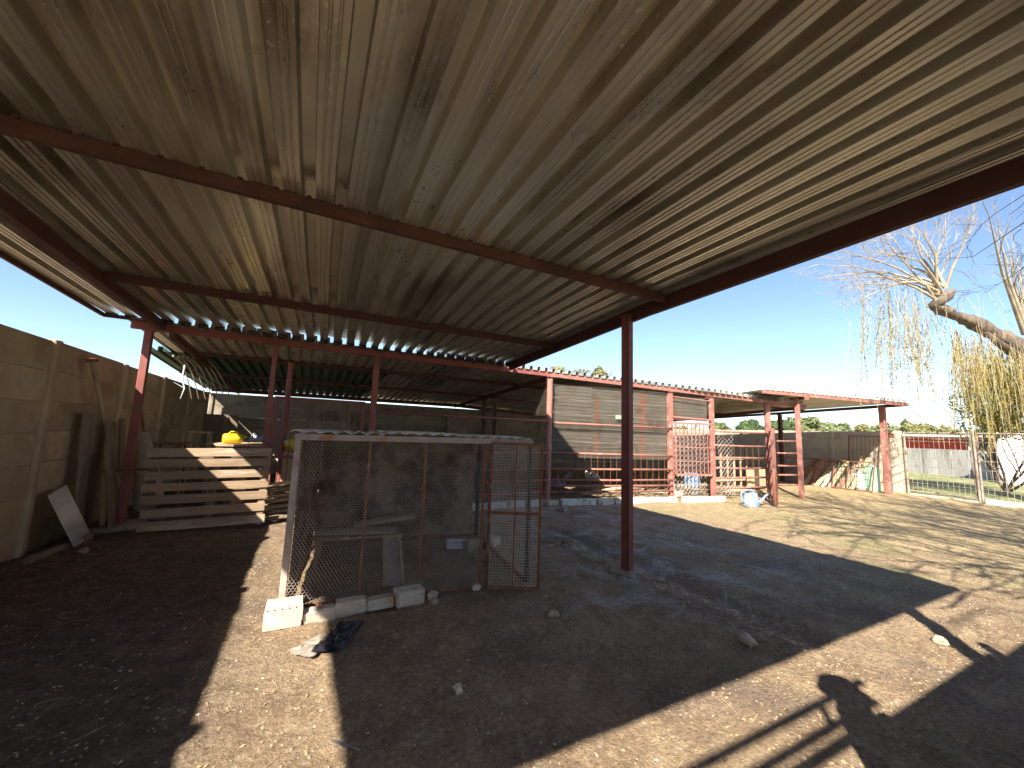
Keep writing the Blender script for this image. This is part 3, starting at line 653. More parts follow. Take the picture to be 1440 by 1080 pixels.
# black plastic bag
t = thing('plastic_bag', 'torn black plastic bag crumpled on the ground before the cage', 'bag', (.22, 3.2, 0))
def crumple(o, ux, uy, nx, ny, amp, m, name, parent, seed, lift=0):
    o, ux, uy = Vector(o), Vector(ux), Vector(uy); vs = []
    for k in range(2):
        for j in range(ny+1):
            for i in range(nx+1):
                a, b_ = i/nx, j/ny; p = o+ux*a+uy*b_; e = min(a, 1-a, b_, 1-b_)
                p.x += .025*noise.noise(Vector((a*4, b_*4, seed))); p.y += .025*noise.noise(Vector((a*4, b_*4, seed+9)))
                p.z = .022+lift+amp*(.6+noise.noise(Vector((a*5, b_*9, seed+3)))+.5*noise.noise(Vector((a*14, b_*14, seed))))*(.35+min(1, e*5)) + .004*k; vs.append(p)
    A_ = (nx+1)*(ny+1); fs = []
    for j in range(ny):
        for i in range(nx): q = j*(nx+1)+i; fs += [(q, q+nx+1, q+nx+2, q+1), (A_+q, A_+q+1, A_+q+nx+2, A_+q+nx+1)]
    b = MB(); b.v = vs; b.f = fs; return b.build(name, m, parent, smooth=False, fix=False)
crumple((.14, 3.03, 0), (.2, .36, 0), (.17, -.06, 0), 22, 12, .03, K['black'], 'folded_sheet', t, 1)
crumple((0.0, 3.1, 0), (.2, .16, 0), (.13, -.12, 0), 14, 12, .012, K['greyp'], 'clear_flap', t, 4, -.004)

# ------------------------------------------------------------------ pallet and clutter at the left
t = thing('wooden_pallet', 'weathered wooden pallet standing on edge as a low gate', 'pallet', (-1.15, 6.95, 0))
A, B = Vector((-1.86, 6.93, 0)), Vector((-.47, 6.98, 0))
zs = [(1.06, .115), (.915, .11), (.755, .11), (.6, .105), (.44, .115), (.27, .115), (.1, .12)]
for i, (z, h) in enumerate(zs):
    ov = random.uniform(-.012, .012); off = -.03*(6-i)/6
    a = A+Vector((off-ov, -.05, z-.0)); b_ = B+Vector((ov, -.05, z+.02))
    MB().bar(a, b_, .02, h).build('slat', K['wood'], t, bevel=.003)
for x in (-1.82, -1.13, -.52): MB().bar((x-.02, 6.98, .03), (x+.01, 6.98, 1.13), .09, .075, (0, 1, 0)).build('stringer', K['woodv'], t, bevel=.004)
for z in (1.02, .58, .12): MB().bar((-1.86, 7.04, z), (-.48, 7.04, z), .018, .09).build('back_slat', K['woodv'], t)

def plank(label, a, b_, w_, th, m='woodv', name='plank', cat='plank', grp=None, up=(1, 0, 0)):
    o = MB().bar(a, b_, w_, th, up).build(name, K[m], None, bevel=.004, org=a); return tag(o, label, cat, grp)
plank('dark plank leaning upright against the left wall', (-2.2, 7.2, 0), (-2.4, 7.2, 1.46), .16, .03)
plank('second dark plank leaning beside the leftmost red post', (-2.3, 7.75, 0), (-2.45, 7.75, 1.5), .16, .03)
plank('broad dark board in shadow behind the leaning planks', (-2.46, 7.0, 0), (-2.54, 6.98, 1.55), .22, .03)
plank('pale board wedged behind the leftmost red post', (-2.44, 7.72, 0), (-2.54, 7.72, 1.45), .34, .012, 'woodpale', 'board', 'board')
t = thing('tool_handle', 'long wooden tool handle leaning high on the left wall', 'tool', (-2.35, 7.35, 0))
MB().tube([(-2.3, 7.95, .05), (-2.41, 7.3, 1.2), (-2.52, 6.8, 2.2)], [.022, .024, .026], 8).build('handle', K['woodpale'], t, smooth=True)
MB().bar((-2.54, 6.72, 2.2), (-2.5, 6.87, 2.23), .035, .045).build('head', K['rust'], t)
t = thing('tool_handle', 'reddish pole leaning at the right of the leftmost red post', 'pole', (-2.0, 8.0, 0)); MB().tube([(-1.95, 7.9, .1), (-2.5, 8.5, 1.75)], .02, 7).build('handle', K['rust'], t)
t = thing('canvas_roll', 'pale cone of old canvas hanging beside the leftmost post', 'canvas', (-2.1, 8.1, 0))
MB().loft([((-2.15, 8.1, .1), (.12, 0, 0), (0, .08, 0)), ((-2.12, 8.12, .3), (.19, 0, 0), (0, .07, 0)), ((-2.2, 8.15, .8), (.15, .02, 0), (0, .05, 0)), ((-2.3, 8.2, 1.3), (.05, 0, 0), (0, .03, 0))], 14).build('cloth', K['conc'], t, smooth=True)
MB().bar((-2.45, 7.36, .78), (-1.98, 7.38, .8), .03, .03).build('peg', K['rust'], t)
# corrugated offcut
t = thing('iron_sheet', 'small corrugated iron offcut leaning against the left wall', 'sheet', (-2.35, 6.8, 0))
m_ = MB(); vs = []; fs = []; n = 28; A, B = Vector((-2.27, 6.42, .02)), Vector((-2.33, 7.02, .0)); C_, D_ = Vector((-2.5, 6.28, .62)), Vector((-2.53, 6.72, .68))
for r_, (p, q) in enumerate(((A, B), (C_, D_))):
    for i in range(n+1):
        for k in (0, .003): vs.append(p+(q-p)*i/n+Vector((.012*math.sin(i*math.pi/2)+k, 0, 0)))
Q = 2*(n+1)
for i in range(n): a = 2*i; fs += [(a, a+2, Q+a+2, Q+a), (a+1, Q+a+1, Q+a+3, a+3), (a, a+1, a+3, a+2), (Q+a, Q+a+2, Q+a+3, Q+a+1)]
m_.v = vs; m_.f = fs; m_.build('sheet', K['zinctop'], t, smooth=True)
plank('stub of timber lying along the foot of the left wall', (-2.42, 5.9, .03), (-2.3, 6.9, .03), .07, .05)
for i, (x, y, d, rz) in enumerate(((-2.3, 7.2, (.5, .2, .07), .3), (-1.98, 7.3, (.4, .25, .06), -.1), (-2.0, 7.62, (.45, .25, .08), .5))):
    rough(['flat stone slab at the foot of the left wall planks', 'flat stone slab just right of the leftmost post', 'stone slab behind the leftmost post'][i], (x, y, .03), d, rz, 'stone', 'slab', 'slabs round the leftmost post', .015, .02, 'slab')
# table, cans, stools
t = thing('round_table', 'round wooden table top behind the pallet', 'table', (-1.15, 8.9, 0))
MB().loft([((-1.15, 8.9, 1.08), (.47, 0, 0), (0, .47, 0)), ((-1.15, 8.9, 1.12), (.48, 0, 0), (0, .48, 0))], 28).build('table_top', K['woodpale'], t)
MB().tube([(-1.15, 8.9, .05), (-1.15, 8.9, 1.08)], [.2, .2], 14).build('drum', K['woodv'], t); MB().loft([((-1.15, 8.9, 0), (.42, 0, 0), (0, .42, 0)), ((-1.15, 8.9, .05), (.42, 0, 0), (0, .42, 0))], 24).build('foot', K['woodv'], t)
def jerry(label, c, s_, rz, lying=True):
    t = thing('jerrycan', label, 'jerrycan', c, 'yellow plastic containers'); M3 = Matrix.Rotation(rz, 3, 'Z'); c = Vector(c)
    secs = []
    for x, w_, h in ((-.17, .05, .05), (-.16, .1, .085), (-.1, .12, .1), (.08, .12, .1), (.14, .1, .085), (.18, .05, .05)):
        secs.append((c+M3 @ Vector((x*s_, 0, .1*s_)), M3 @ Vector((0, w_*s_, 0)), Vector((0, 0, h*s_))))
    MB().loft(secs, 12).build('body', K['yellow'], t, smooth=True)
    MB().tube([c+M3 @ Vector((.17*s_, 0, .13*s_)), c+M3 @ Vector((.22*s_, 0, .14*s_))], .025*s_, 10).build('cap', K['yellow'] if lying else K['cyan'], t)
    MB().tube([c+M3 @ Vector((-.08*s_, -.03, .19*s_)), c+M3 @ Vector((-.04*s_, -.03, .235*s_)), c+M3 @ Vector((.05*s_, -.03, .235*s_)), c+M3 @ Vector((.09*s_, -.03, .19*s_))], .012*s_, 6).build('handle', K['yellow'], t, smooth=True)
jerry('bright yellow jerrycan lying on the round table', (-1.2, 8.62, 1.12), .92, .1)
jerry('yellow drum with blue cap behind the red gate bars', (-.16, 8.5, 1.0), 1.25, 2.6, False)
t = thing('cloth_bundle', 'crumpled grey cloth on the round table beside the jerrycan', 'cloth', (-.8, 8.8, 1.12))
o_ = crumple((-1.0, 8.65, 0), (.4, 0, 0), (0, .35, 0), 16, 12, .1, K['cloth'], 'cloth', t, 6, 1.12)
t = thing('crate_stand', 'dark timber box under the yellow drum behind the gate', 'crate', (-.15, 8.5, 0)); MB().box((-.1, 8.5, .5), (.55, .45, .98)).build('box', K['woodpale'], t, bevel=.01)
for k in range(4): MB().box((-.1, 8.265, .15+k*.24), (.55, .016, .19)).build('slat', K['woodpale'], t)
def stool(label, x, y, h, r, m, z=0):
    t = thing('stool', label, 'stool', (x, y, z))
    MB().box((x, y, z+h-.02), (r*2, r*1.7, .035)).build('seat', K[m], t, bevel=.008)
    for a, b_ in ((-1, -1), (1, -1), (-1, 1), (1, 1)): MB().bar((x+a*r*1.05, y+b_*r*.9, z), (x+a*r*.8, y+b_*r*.65, z+h-.03), .028, .028, (0, 1, 0)).build('leg', K[m], t)
    for zz in (.35, .65): MB().bar((x-r*.98, y-r*.8, z+h*zz), (x+r*.98, y-r*.8, z+h*zz), .02, .02).build('stretcher', K[m], t)
stool('tall wooden bar stool in the dark corner behind the table', -1.92, 9.9, 1.3, .18, 'woodpale')
stool('red slatted stool behind the left end of the pallet', -2.0, 8.35, 1.14, .2, 'rust')
t = thing('board_sheet', 'large dark board leaning in the back left corner', 'board', (-2.2, 11, 0)); MB().box((-2.1, 12.9, .85), (.75, .03, 1.7), Matrix.Rotation(.1, 3, 'X')).build('board', K['woodv'], t); MB().bar((-2.45, 12.85, .0), (-2.45, 13.0, 1.7), .03, .06, (0, 1, 0)).build('edge_batten', K['woodpale'], t)
plank('thin pale lath leaning on the board in the back left corner', (-2.3, 12.3, .2), (-2.0, 12.75, 1.7), .03, .02, 'woodv')
# hanging dry palm branch at the roof's left end
t = thing('dead_branch', 'dry pale branches hanging from the pen roof by the left wall', 'branch', (-2.3, 9.6, 2.3))
for k in range(7):
    a = Vector((-2.35+.05*k, 9.2+.1*k, 2.68)); pts = [a+Vector((.05*i+.008*k*i, .1*i, -.03*i*i+.01*k)) for i in range(6)]
    MB().tube(pts, [.018-.0022*i for i in range(6)], 5).build('branch', K['twig'], t)
pts = [(-2.18, 9.3, 2.55), (-2.2, 9.32, 2.3), (-2.14, 9.3, 2.1), (-2.19, 9.34, 1.9)]
MB().tube(pts, [.02, .014, .016, .005], 5).build('branch', K['white'], t); MB().tube([(-2.14, 9.3, 2.1), (-2.3, 9.25, 2.2)], [.01, .004], 5).build('branch', K['white'], t); MB().tube([(-2.17, 9.3, 2.3), (-2.06, 9.3, 2.28)], [.01, .006], 5).build('branch', K['white'], t)
# firewood pile between pallet and cage
for i in range(26):
    z = .05+.08*(i//4)+random.uniform(0, .03); x0 = -.5+random.uniform(-.04, .1); y = 7.2+.12*(i % 4)+random.uniform(-.05, .05)
    a = Vector((x0, y, z)); b_ = a+Vector((random.uniform(.45, .85), random.uniform(-.12, .12), random.uniform(-.05, .08)))
    pm = MB(); 
    if i % 2: pm.bar(a, b_, random.uniform(.05, .1), random.uniform(.02, .04))
    else: pm.tube([a, (a+b_)/2+Vector((0, 0, .02)), b_], [.026, .03, .02], 7)
    lab = '%s in the %s layer of the scrap pile beside the pallet, %s' % ('flat board' if i % 2 else 'round branch', ['bottom', 'second', 'third', 'fourth', 'fifth', 'sixth', 'top'][i//4], ['nearest the camera', 'second row back', 'third row back', 'rearmost'][i % 4])
    o = pm.build('firewood', K[random.choice(['woodpale', 'woodv', 'wood'])], None, org=a); tag(o, lab, 'firewood', 'scrap timber piled between pallet and cage')

# ------------------------------------------------------------------ fowls, bucket, watering can
def fowl(label, x, y, s_, head, m='fowl', up=.5):
    t = thing('chicken', label, 'chicken', (x, y, 0), 'fowls inside the pen'); f = Vector((math.cos(head), math.sin(head), 0)); sd = Vector((-f.y, f.x, 0)); c = Vector((x, y, 0)); Z = Vector((0, 0, 1))
    P = lambda a, z: c+f*a*s_+Z*z*s_
    S_ = [(-.21, .17, .006, .02), (-.17, .19, .03, .04), (-.12, .215, .065, .07), (-.05, .235, .09, .098), (.03, .235, .088, .098), (.09, .235, .065, .08), (.125, .27, .042, .055), (.145, .32, .026, .034), (.15, .37, .02, .023), (.158, .4, .024, .026), (.185, .405, .018, .018), (.2, .4, .006, .008)]
    secs = []
    for i, (a, z, w_, h) in enumerate(S_):
        tilt = 0 if i < 5 else (1.1 if i < 9 else .4); u_ = Z*math.cos(tilt)-f*math.sin(tilt) if i >= 5 else Z
        secs.append((P(a, z), sd*w_*s_, u_*h*s_))
    MB().loft(secs, 12).build('body', K[m], t, smooth=True)
    for q in (-1, 1):
        b = MB(); b.tube([P(0, .16)+sd*.035*q*s_, P(.01, .08)+sd*.04*q*s_, P(.0, .01)+sd*.04*q*s_], [.014*s_, .008*s_, .007*s_], 6)
        for an in (-.5, 0, .5): d = f*math.cos(an)+sd*math.sin(an); b.tube([P(0, .012)+sd*.04*q*s_, P(0, .006)+sd*.04*q*s_+d*.05*s_], .005*s_, 4)
        b.build('leg', K['rust'], t)
        MB().loft([(P(.06, .25)+sd*.07*q*s_, sd*.005, Z*.02*s_), (P(.02, .25)+sd*.088*q*s_, sd*.012*s_, Z*.065*s_), (P(-.08, .225)+sd*.07*q*s_, sd*.012*s_, Z*.05*s_), (P(-.15, .2)+sd*.035*q*s_, sd*.004, Z*.012*s_)], 8).build('wing', K[m], t, smooth=True)
    MB().prism([P(.15, .42), P(.16, .445), P(.17, .425), P(.18, .44), P(.19, .415)], sd*.006*s_).build('comb', K['comb'], t)
    MB().tube([P(.2, .4), P(.225, .392)], [.007*s_, .001], 6).build('beak', K['straw'], t)
fowl('grey fowl standing nearest the round post, head up', 5.5, 8.45, 1.25, 1.9)
fowl('grey fowl just right of the one by the round post', 5.7, 8.3, 1.2, -2.6)
fowl('small grey fowl further back in the shaded part', 7.2, 10.1, 1.15, .4)
fowl('white fowl standing where the sun enters the pen', 7.5, 9.3, 1.35, 2.9, 'fowlw')
t = thing('feed_bucket', 'pale pink feed bucket behind the mesh of the barred door', 'bucket', (8.6, 7.6, 0))
MB().loft([((8.72, 7.35, 0), (.15, 0, 0), (0, .15, 0)), ((8.72, 7.35, .02), (.155, 0, 0), (0, .155, 0)), ((8.72, 7.35, .3), (.19, 0, 0), (0, .19, 0)), ((8.72, 7.35, .31), (.2, 0, 0), (0, .2, 0))], 20).build('body', mat('pinkish plastic', (.6, .4, .36), (.55, .45, .42), 5, rough=.5, rnd=0), t, smooth=False)
MB().tube([(8.52, 7.35, .28), (8.55, 7.22, .2), (8.72, 7.14, .17), (8.88, 7.22, .2), (8.92, 7.35, .28)], .006, 5).build('handle', K['wire'], t)
t = thing('plastic_drum', 'faded blue plastic drum inside the pen behind the diamond mesh', 'drum', (9.9, 8.0, 0))
MB().loft([((9.6, 7.6, 0), (.2, 0, 0), (0, .2, 0)), ((9.6, 7.6, .05), (.22, 0, 0), (0, .22, 0)), ((9.6, 7.6, .5), (.22, 0, 0), (0, .22, 0)), ((9.6, 7.6, .58), (.18, 0, 0), (0, .18, 0))], 20).build('body', K['blue'], t); MB().loft([((9.6, 7.6, .28), (.228, 0, 0), (0, .228, 0)), ((9.6, 7.6, .31), (.228, 0, 0), (0, .228, 0))], 20).build('hoop', K['blue'], t)
# watering can
t = thing('watering_can', 'pale blue plastic watering can on the sunlit ground', 'watering can', (9.35, 5.75, 0)); c = Vector((9.33, 5.78, 0))
d1 = Vector((.9, -.2, 0)).normalized(); d2 = Vector((.2, .9, 0)).normalized()
MB().loft([(c+Vector((0, 0, z)), d1*a, d2*b_) for z, a, b_ in ((.0, .19, .15), (.02, .2, .16), (.13, .19, .15), (.27, .15, .12), (.29, .13, .1))], 20).build('body', K['blue'], t, smooth=True)
MB().tube([c+d1*.16+Vector((0, 0, .07)), c+d1*.3+Vector((0, 0, .12)), c+d1*.42+Vector((0, 0, .23)), c+d1*.5+Vector((0, 0, .27))], [.045, .032, .024, .022], 10).build('spout', K['blue'], t, smooth=True)
MB().loft([(c+d1*.49+Vector((0, 0, .265)), d2*.02, Vector((0, 0, .02))), (c+d1*.54+Vector((0, 0, .29)), d2*.05, Vector((-.01, 0, .05))), (c+d1*.55+Vector((0, 0, .29)), d2*.05, Vector((-.01, 0, .05)))], 12).build('rose', K['blackm'], t)
MB().tube([c-d1*.17+Vector((0, 0, .06)), c-d1*.27+Vector((0, 0, .16)), c-d1*.27+Vector((0, 0, .3)), c-d1*.15+Vector((0, 0, .37)), c+d1*.02+Vector((0, 0, .37)), c+d1*.13+Vector((0, 0, .28))], .019, 8).build('handle', K['blue'], t, smooth=True)
MB().loft([(c+d1*.06+Vector((0, 0, .27)), d1*.09, d2*.1), (c+d1*.07+Vector((0, 0, .31)), d1*.08, d2*.09)], 14).build('hood', K['blue'], t)
rough('reddish brick beside the watering can spout', (10.05, 6.1, .05), (.25, .12, .1), .2, 'redold', grp=None)

# straw and brush inside the pens
sg = []
for k in range(420):
    x = random.uniform(6.3, 11.1); y = rowY(x)+random.uniform(.35, 1.6); z = random.uniform(0, .22)*(1-abs(y-rowY(x)-.9)/1.1)+.01; a = random.uniform(-.6, .6); L_ = random.uniform(.2, .7)
    sg.append(((x, y, z), (x+L_*math.cos(a), y+L_*math.sin(a), z+random.uniform(-.04, .06))))
o = prisms('brush_pile', sg, .007, K['twig']); tag(o, 'dry brush and straw heaped along the inside of the pens', 'brush', kind='stuff')
for i in range(7):
    x = 6.4+i*.72; y = rowY(x)+.5+.2*(i % 3); o = MB().tube([(x-.5, y, .1+.05*(i % 3)), (x, y+.03, .14+.05*(i % 3)), (x+.6, y-.05, .12+.05*(i % 2))], [.04, .05, .035], 8).build('log', K['woodpale'], None, smooth=True, org=(x, y, 0)); tag(o, 'pale dry log inside the pen, %s of seven counted from the round post' % ['first', 'second', 'third', 'fourth', 'fifth', 'sixth', 'last'][i], 'log', 'pale logs along the inside of the pens')
# wooden feeders behind the open rails
t = thing('feed_rack', 'pale timber feed rack behind the rails left of the shelter', 'rack', (11.9, 8.2, 0))
MB().box((12.75, 7.7, .35), (.9, .05, .6)).build('panel', K['woodpale'], t)
for k in range(8): MB().bar((11.0+k*.32, 7.9, .1), (11.0+k*.32, 7.9, 1.3), .03, .045, (0, 1, 0)).build('upright', K['woodpale'], t)
for z in (.3, .95): MB().bar((10.9, 7.88, z), (13.4, 7.88, z), .03, .06).build('rail', K['woodpale'], t)
t = thing('feed_rack', 'second timber rack in shadow at the back of the end pen', 'rack', (10.5, 10, 0))
for k in range(9): MB().bar((9.6+k*.3, 9.9, .1), (9.7+k*.3, 9.9, 1.05), .03, .05, (0, 1, 0)).build('upright', K['woodpale'], t)
for z in (.35, .9): MB().bar((9.5, 9.87, z), (12.2, 9.87, z), .03, .06).build('rail', K['rust'], t)

# ------------------------------------------------------------------ scrap leaning on the far right wall
def grate(label, a, d, L_, H_, lean, nv, nh, m, fr='rust'):
    t = thing('scrap_grate', label, 'panel', a, 'old panels leaning on the far right wall'); a, d = Vector(a), Vector(d).normalized(); up = Vector(lean).normalized(); P = lambda s_, h: a+d*s_+up*h
    for p, q in ((P(0, 0), P(L_, 0)), (P(0, H_), P(L_, H_)), (P(0, 0), P(0, H_)), (P(L_, 0), P(L_, H_))): MB().bar(p, q, .03, .03, (1, 0, 0)).build('frame', K[fr], t)
    for k in range(1, nv): MB().tube([P(L_*k/nv, 0), P(L_*k/nv, H_)], .008, 5).build('bar', K[m], t)
    for k in range(1, nh): MB().tube([P(0, H_*k/nh), P(L_, H_*k/nh)], .006, 5).build('cross_wire', K[m], t)
grate('long rusty slanted grate low along the far right wall', (16.6, 7.6, .03), (0, 1, 0), 3.0, 1.1, (.6, -.35, 1), 10, 2, 'rust')
grate('green and rust wire panel nearest the shelter corner post', (16.3, 6.15, .03), (0, 1, 0), 1.1, .98, (.35, 0, 1), 8, 5, 'green', 'rust')
grate('tall rusty picket panel upright at the wall end', (17.3, 6.2, .3), (0, 1, 0), .95, 1.55, (.12, 0, 1), 8, 2, 'rust')
grate('rusty mesh sheet leaning between the slanted boards', (16.4, 6.9, .03), (0, 1, 0), 1.0, 1.0, (.6, .1, 1), 6, 6, 'wirerust')
for i in range(9):
    y = 6.75+i*.2; m_ = ['woodpale', 'wood', 'redold', 'woodpale', 'pale', 'woodpale', 'redold', 'wood', 'rust'][i]
    plank('slanted %s board, %s from the corner post in the leaning row' % ({'woodpale': 'pale wooden', 'wood': 'grey weathered', 'redold': 'red painted', 'pale': 'whitish', 'rust': 'rust brown'}[m_], ['first', 'second', 'third', 'fourth', 'fifth', 'sixth', 'seventh', 'eighth', 'ninth'][i]), (16.35+random.uniform(-.05, .1), y, 0), (17.0, y-.3+random.uniform(-.1, .1), .95+random.uniform(-.12, .15)), .13, .025, m_, 'board', 'board', 'slanted boards leaning on the far right wall')
t = thing('green_drum', 'pale green plastic container behind the corner wire panel', 'container', (16.8, 6.4, 0)); MB().loft([((16.9, 6.35, z), (.2*a, 0, 0), (0, .2*a, 0)) for z, a in ((0, .9), (.05, 1), (.75, 1), (.82, .8), (.86, .3))], 14).build('body', mat('pale green plastic', (.3, .5, .33), (.36, .52, .4), 5, rnd=0), t)
t = thing('plastic_sack', 'white plastic sack stuffed among the far scrap', 'sack', (16.7, 6.7, 0)); MB().loft([((16.75, 6.62, z), (.18*a, 0, 0), (.03, .15*a, 0)) for z, a in ((0, .8), (.1, 1.1), (.3, .9), (.5, 1.05), (.62, .4), (.7, .5))], 12).build('sack', K['white'], t)

# ------------------------------------------------------------------ wire gates to the neighbouring yard
def wgate(label, y0, y1, x0, x1, z1=1.98):
    t = thing('wire_gate', label, 'gate', (x0, y0, 0)); P = lambda s_, z: Vector((x0+(x1-x0)*s_, y0+(y1-y0)*s_, z))
    for s_ in (0, 1): MB().tube([P(s_, .02), P(s_, z1+.03)], .028, 8).build('upright', K['wire'], t)
    for z in (.1, z1): MB().tube([P(0, z), P(1, z)], .022, 8).build('frame_rail', K['wire'], t)
    n = int(abs(y1-y0)/.115)
    for k in range(1, n): MB().tube([P(k/n, .1), P(k/n, z1)], .0065, 5).build('bar', K['wire'], t)
    for k in range(1, 7): MB().tube([P(0, .1+k*(z1-.1)/7), P(1, .1+k*(z1-.1)/7)], .007, 5).build('cross_bar', K['wire'], t)
wgate('grey welded wire gate hinged on the pale pillar', 5.72, 4.2, 17.7, 17.6)
wgate('second grey welded wire panel at the right edge of the view', 4.08, 1.7, 17.55, 17.3)
t = thing('gate_post', 'dark pipe post between the two grey wire gates', 'post', (17.56, 4.14, 0)); MB().tube([(17.56, 4.14, -.1), (17.56, 4.14, 2.05)], .035, 10).build('shaft', K['wire'], t)
kerb('pale kerb stones under the second wire gate', ((17.15, 3.95), (16.95, 1.0)), 'kerb', .16, .16, .7)
kerb('rough stones along the threshold of the hinged wire gate', ((17.4, 5.6), (17.25, 4.1)), 'brick', .07, .12, .45)
t = thing('pillar_lattice', 'thin rusty lattice tied to the pale gate pillar', 'lattice', (17.5, 5.8, 0))
for k in range(6): MB().tube([(17.5, 5.62, .5+k*.27), (17.52, 6.05, .3+k*.27)], .008, 5).build('bar', K['rust'], t)

# ------------------------------------------------------------------ neighbouring yard
t = thing('panel_fence', 'weathered pale upright panel fence across the neighbouring grass', 'fence', (31, 9, 0))
A, B = Vector((33.0, 11.2, 0)), Vector((31.2, 6.9, 0)); D = B-A
for k in range(12):
    a = A+D*(k/12); b_ = A+D*((k+.97)/12); MB().bar(a+Vector((0, 0, .72)), b_+Vector((0, 0, .72)), .05, 1.5+random.uniform(-.03, .03)).build('panel', K['pale'], t, bevel=.01)
b1 = thing('farm_building', 'low dark red building with open bays beyond the pale fence', 'building', (40, 12, 0))
MB().box((43.5, 12.5, 1.1), (.3, 5.0, 2.2)).build('wall', K['redwall'], b1)
MB().box((44.2, 6.4, 1.1), (.3, 7.2, 2.2)).build('back_wall', K['darkred'], b1)
MB().box((42.6, 9.2, 2.42), (3.6, 12.5, .12)).build('roof', K['zinctop'], b1)
MB().box((40.8, 9.2, 2.28), (.1, 12.5, .16)).build('fascia', K['darkred'], b1)
for y in (3.6, 5.8, 7.9, 9.9): MB().box((41.2, y, 1.1), (.18, .18, 2.25)).build('pillar', K['pale'], b1)
MB().box((41.4, 6.8, 1.25), (.1, 6.5, .12)).build('rail', K['redwall'], b1)
b2 = thing('white_building', 'white rendered wall of a building at the right edge', 'building', (27, 3, 0))
MB().box((29.0, 2.5, 1.25), (.3, 7.2, 2.5)).build('wall', K['whitew'], b2); MB().box((29.0, 2.5, 2.53), (.4, 7.4, .08)).build('coping', K['conc'], b2)
MB().box((28.8, 3.2, 1.0), (.06, .12, 2.0)).build('downpipe', K['pale'], b2)
t = thing('stone_plinth', 'rusty red low wall between pale fence and white building', 'wall', (30.5, 5.9, 0)); MB().box((30.5, 6.35, .8), (.3, .7, 1.6)).build('wall', K['darkred'], t)

# ------------------------------------------------------------------ trees
rg = np.random.default_rng(5)
def crown(name, c, rad, n, leaf, m, parent, clumps=26):
    c = np.array(c); rad = np.array(rad); cl = []
    while len(cl) < clumps:
        p = rg.uniform(-1, 1, 3)
        if .25 < np.linalg.norm(p) < 1: cl.append(p*.82)
    cl = np.array(cl); k = rg.integers(0, clumps, n); d = rg.normal(size=(n, 3)); d /= np.linalg.norm(d, axis=1, keepdims=True)
    P = cl[k]+d*(rg.uniform(.5, 1, (n, 1))**.5)*rg.uniform(.18, .36, clumps)[k][:, None]
    P = c+P*rad; U = rg.normal(size=(n, 3)); U /= np.linalg.norm(U, axis=1, keepdims=True); V = np.cross(U, d); V /= np.linalg.norm(V, axis=1, keepdims=True)+1e-9
    s_ = leaf*rg.uniform(.5, 1.3, (n, 1)); return quads(name, P, U*s_, V*s_*.7, m, parent)
def far_tree(label, x, y, top, rw, m, n=3500, leaf=.22, grp='trees on the skyline'):
    t = thing('skyline_tree', label, 'tree', (x, y, 0), grp); h = top; rz_ = h*.38
    b = MB(); b.tube([(x, y, 0), (x+.2, y, h*.35), (x, y, h*.7)], [h*.035, h*.028, h*.012], 8)
    for k in range(6):
        a = k*1.05; z = h*(.35+.06*k); b.tube([(x, y, z), (x+rw*.4*math.cos(a), y+rw*.4*math.sin(a), z+h*.12), (x+rw*.7*math.cos(a), y+rw*.7*math.sin(a), z+h*.25)], [h*.015, h*.01, h*.004], 5)
    b.build('trunk', K['bark'], t); crown('crown', (x, y, h-rz_), (rw, rw, rz_), n, leaf, K[m], t)
def dirp(u, dist): r = ray(u, 600); r = Vector((r.x, r.y, 0)).normalized(); return r.x*dist, r.y*dist
def topz(v, u, dist): r = ray(u, v); return 1.5+dist*r.z/math.hypot(r.x, r.y)
for u, v, dist, wpx, m, lab in (
 (795, 508, 55, 52, 'leafy', 'rounded olive tree showing over the pen roof, the left one'), (843, 512, 58, 34, 'leafy', 'rounded olive tree showing over the pen roof, the right one'),
 (1140, 583, 75, 52, 'leafm', 'broad green tree rising behind the far shelter'), (1100, 588, 70, 30, 'leafd', 'dark green tree left behind the far shelter'),
 (1188, 592, 80, 20, 'leafm', 'smaller green tree right of the broad one on the skyline'), (1213, 595, 90, 20, 'leafy', 'low olive tree between shelter roof and corner post'),
 (1240, 596, 85, 22, 'leafm', 'low green tree just behind the corner post'), (1290, 593, 70, 32, 'leafy', 'rounded yellowish tree over the wire gate'),
 (1330, 601, 90, 30, 'leafy', 'low tree right of the rounded yellowish one'), (1010, 592, 80, 22, 'leafm', 'pale tree seen under the shelter roof, the left one'), (1055, 590, 80, 30, 'leafd', 'tree seen under the shelter roof, the right one'),
 (1400, 604, 100, 34, 'leafm', 'distant tree low behind the willow')):
    x, y = dirp(u, dist); cz = 1/ (ray(u, 600).dot(CAM[2])); far_tree(lab, x, y, topz(v, u, dist), wpx*dist/550/cz*.75, m, 4200, dist*.0042)
# distant hedge line closing the horizon
C_ = []
for k in range(9000):
    a = R(random.uniform(-30, 86)); d = random.uniform(110, 125); C_.append((d*math.sin(a), d*math.cos(a), abs(random.gauss(0, 1))*1.6*(1+.5*math.sin(a*31)+.3*math.sin(a*77))))
C_ = np.array(C_); U = rg.normal(size=C_.shape)*.6; V = rg.normal(size=C_.shape)*.6
o = quads('tree_belt', C_, U, V, K['leafm']); tag(o, 'far belt of trees along the horizon', 'trees', kind='stuff')

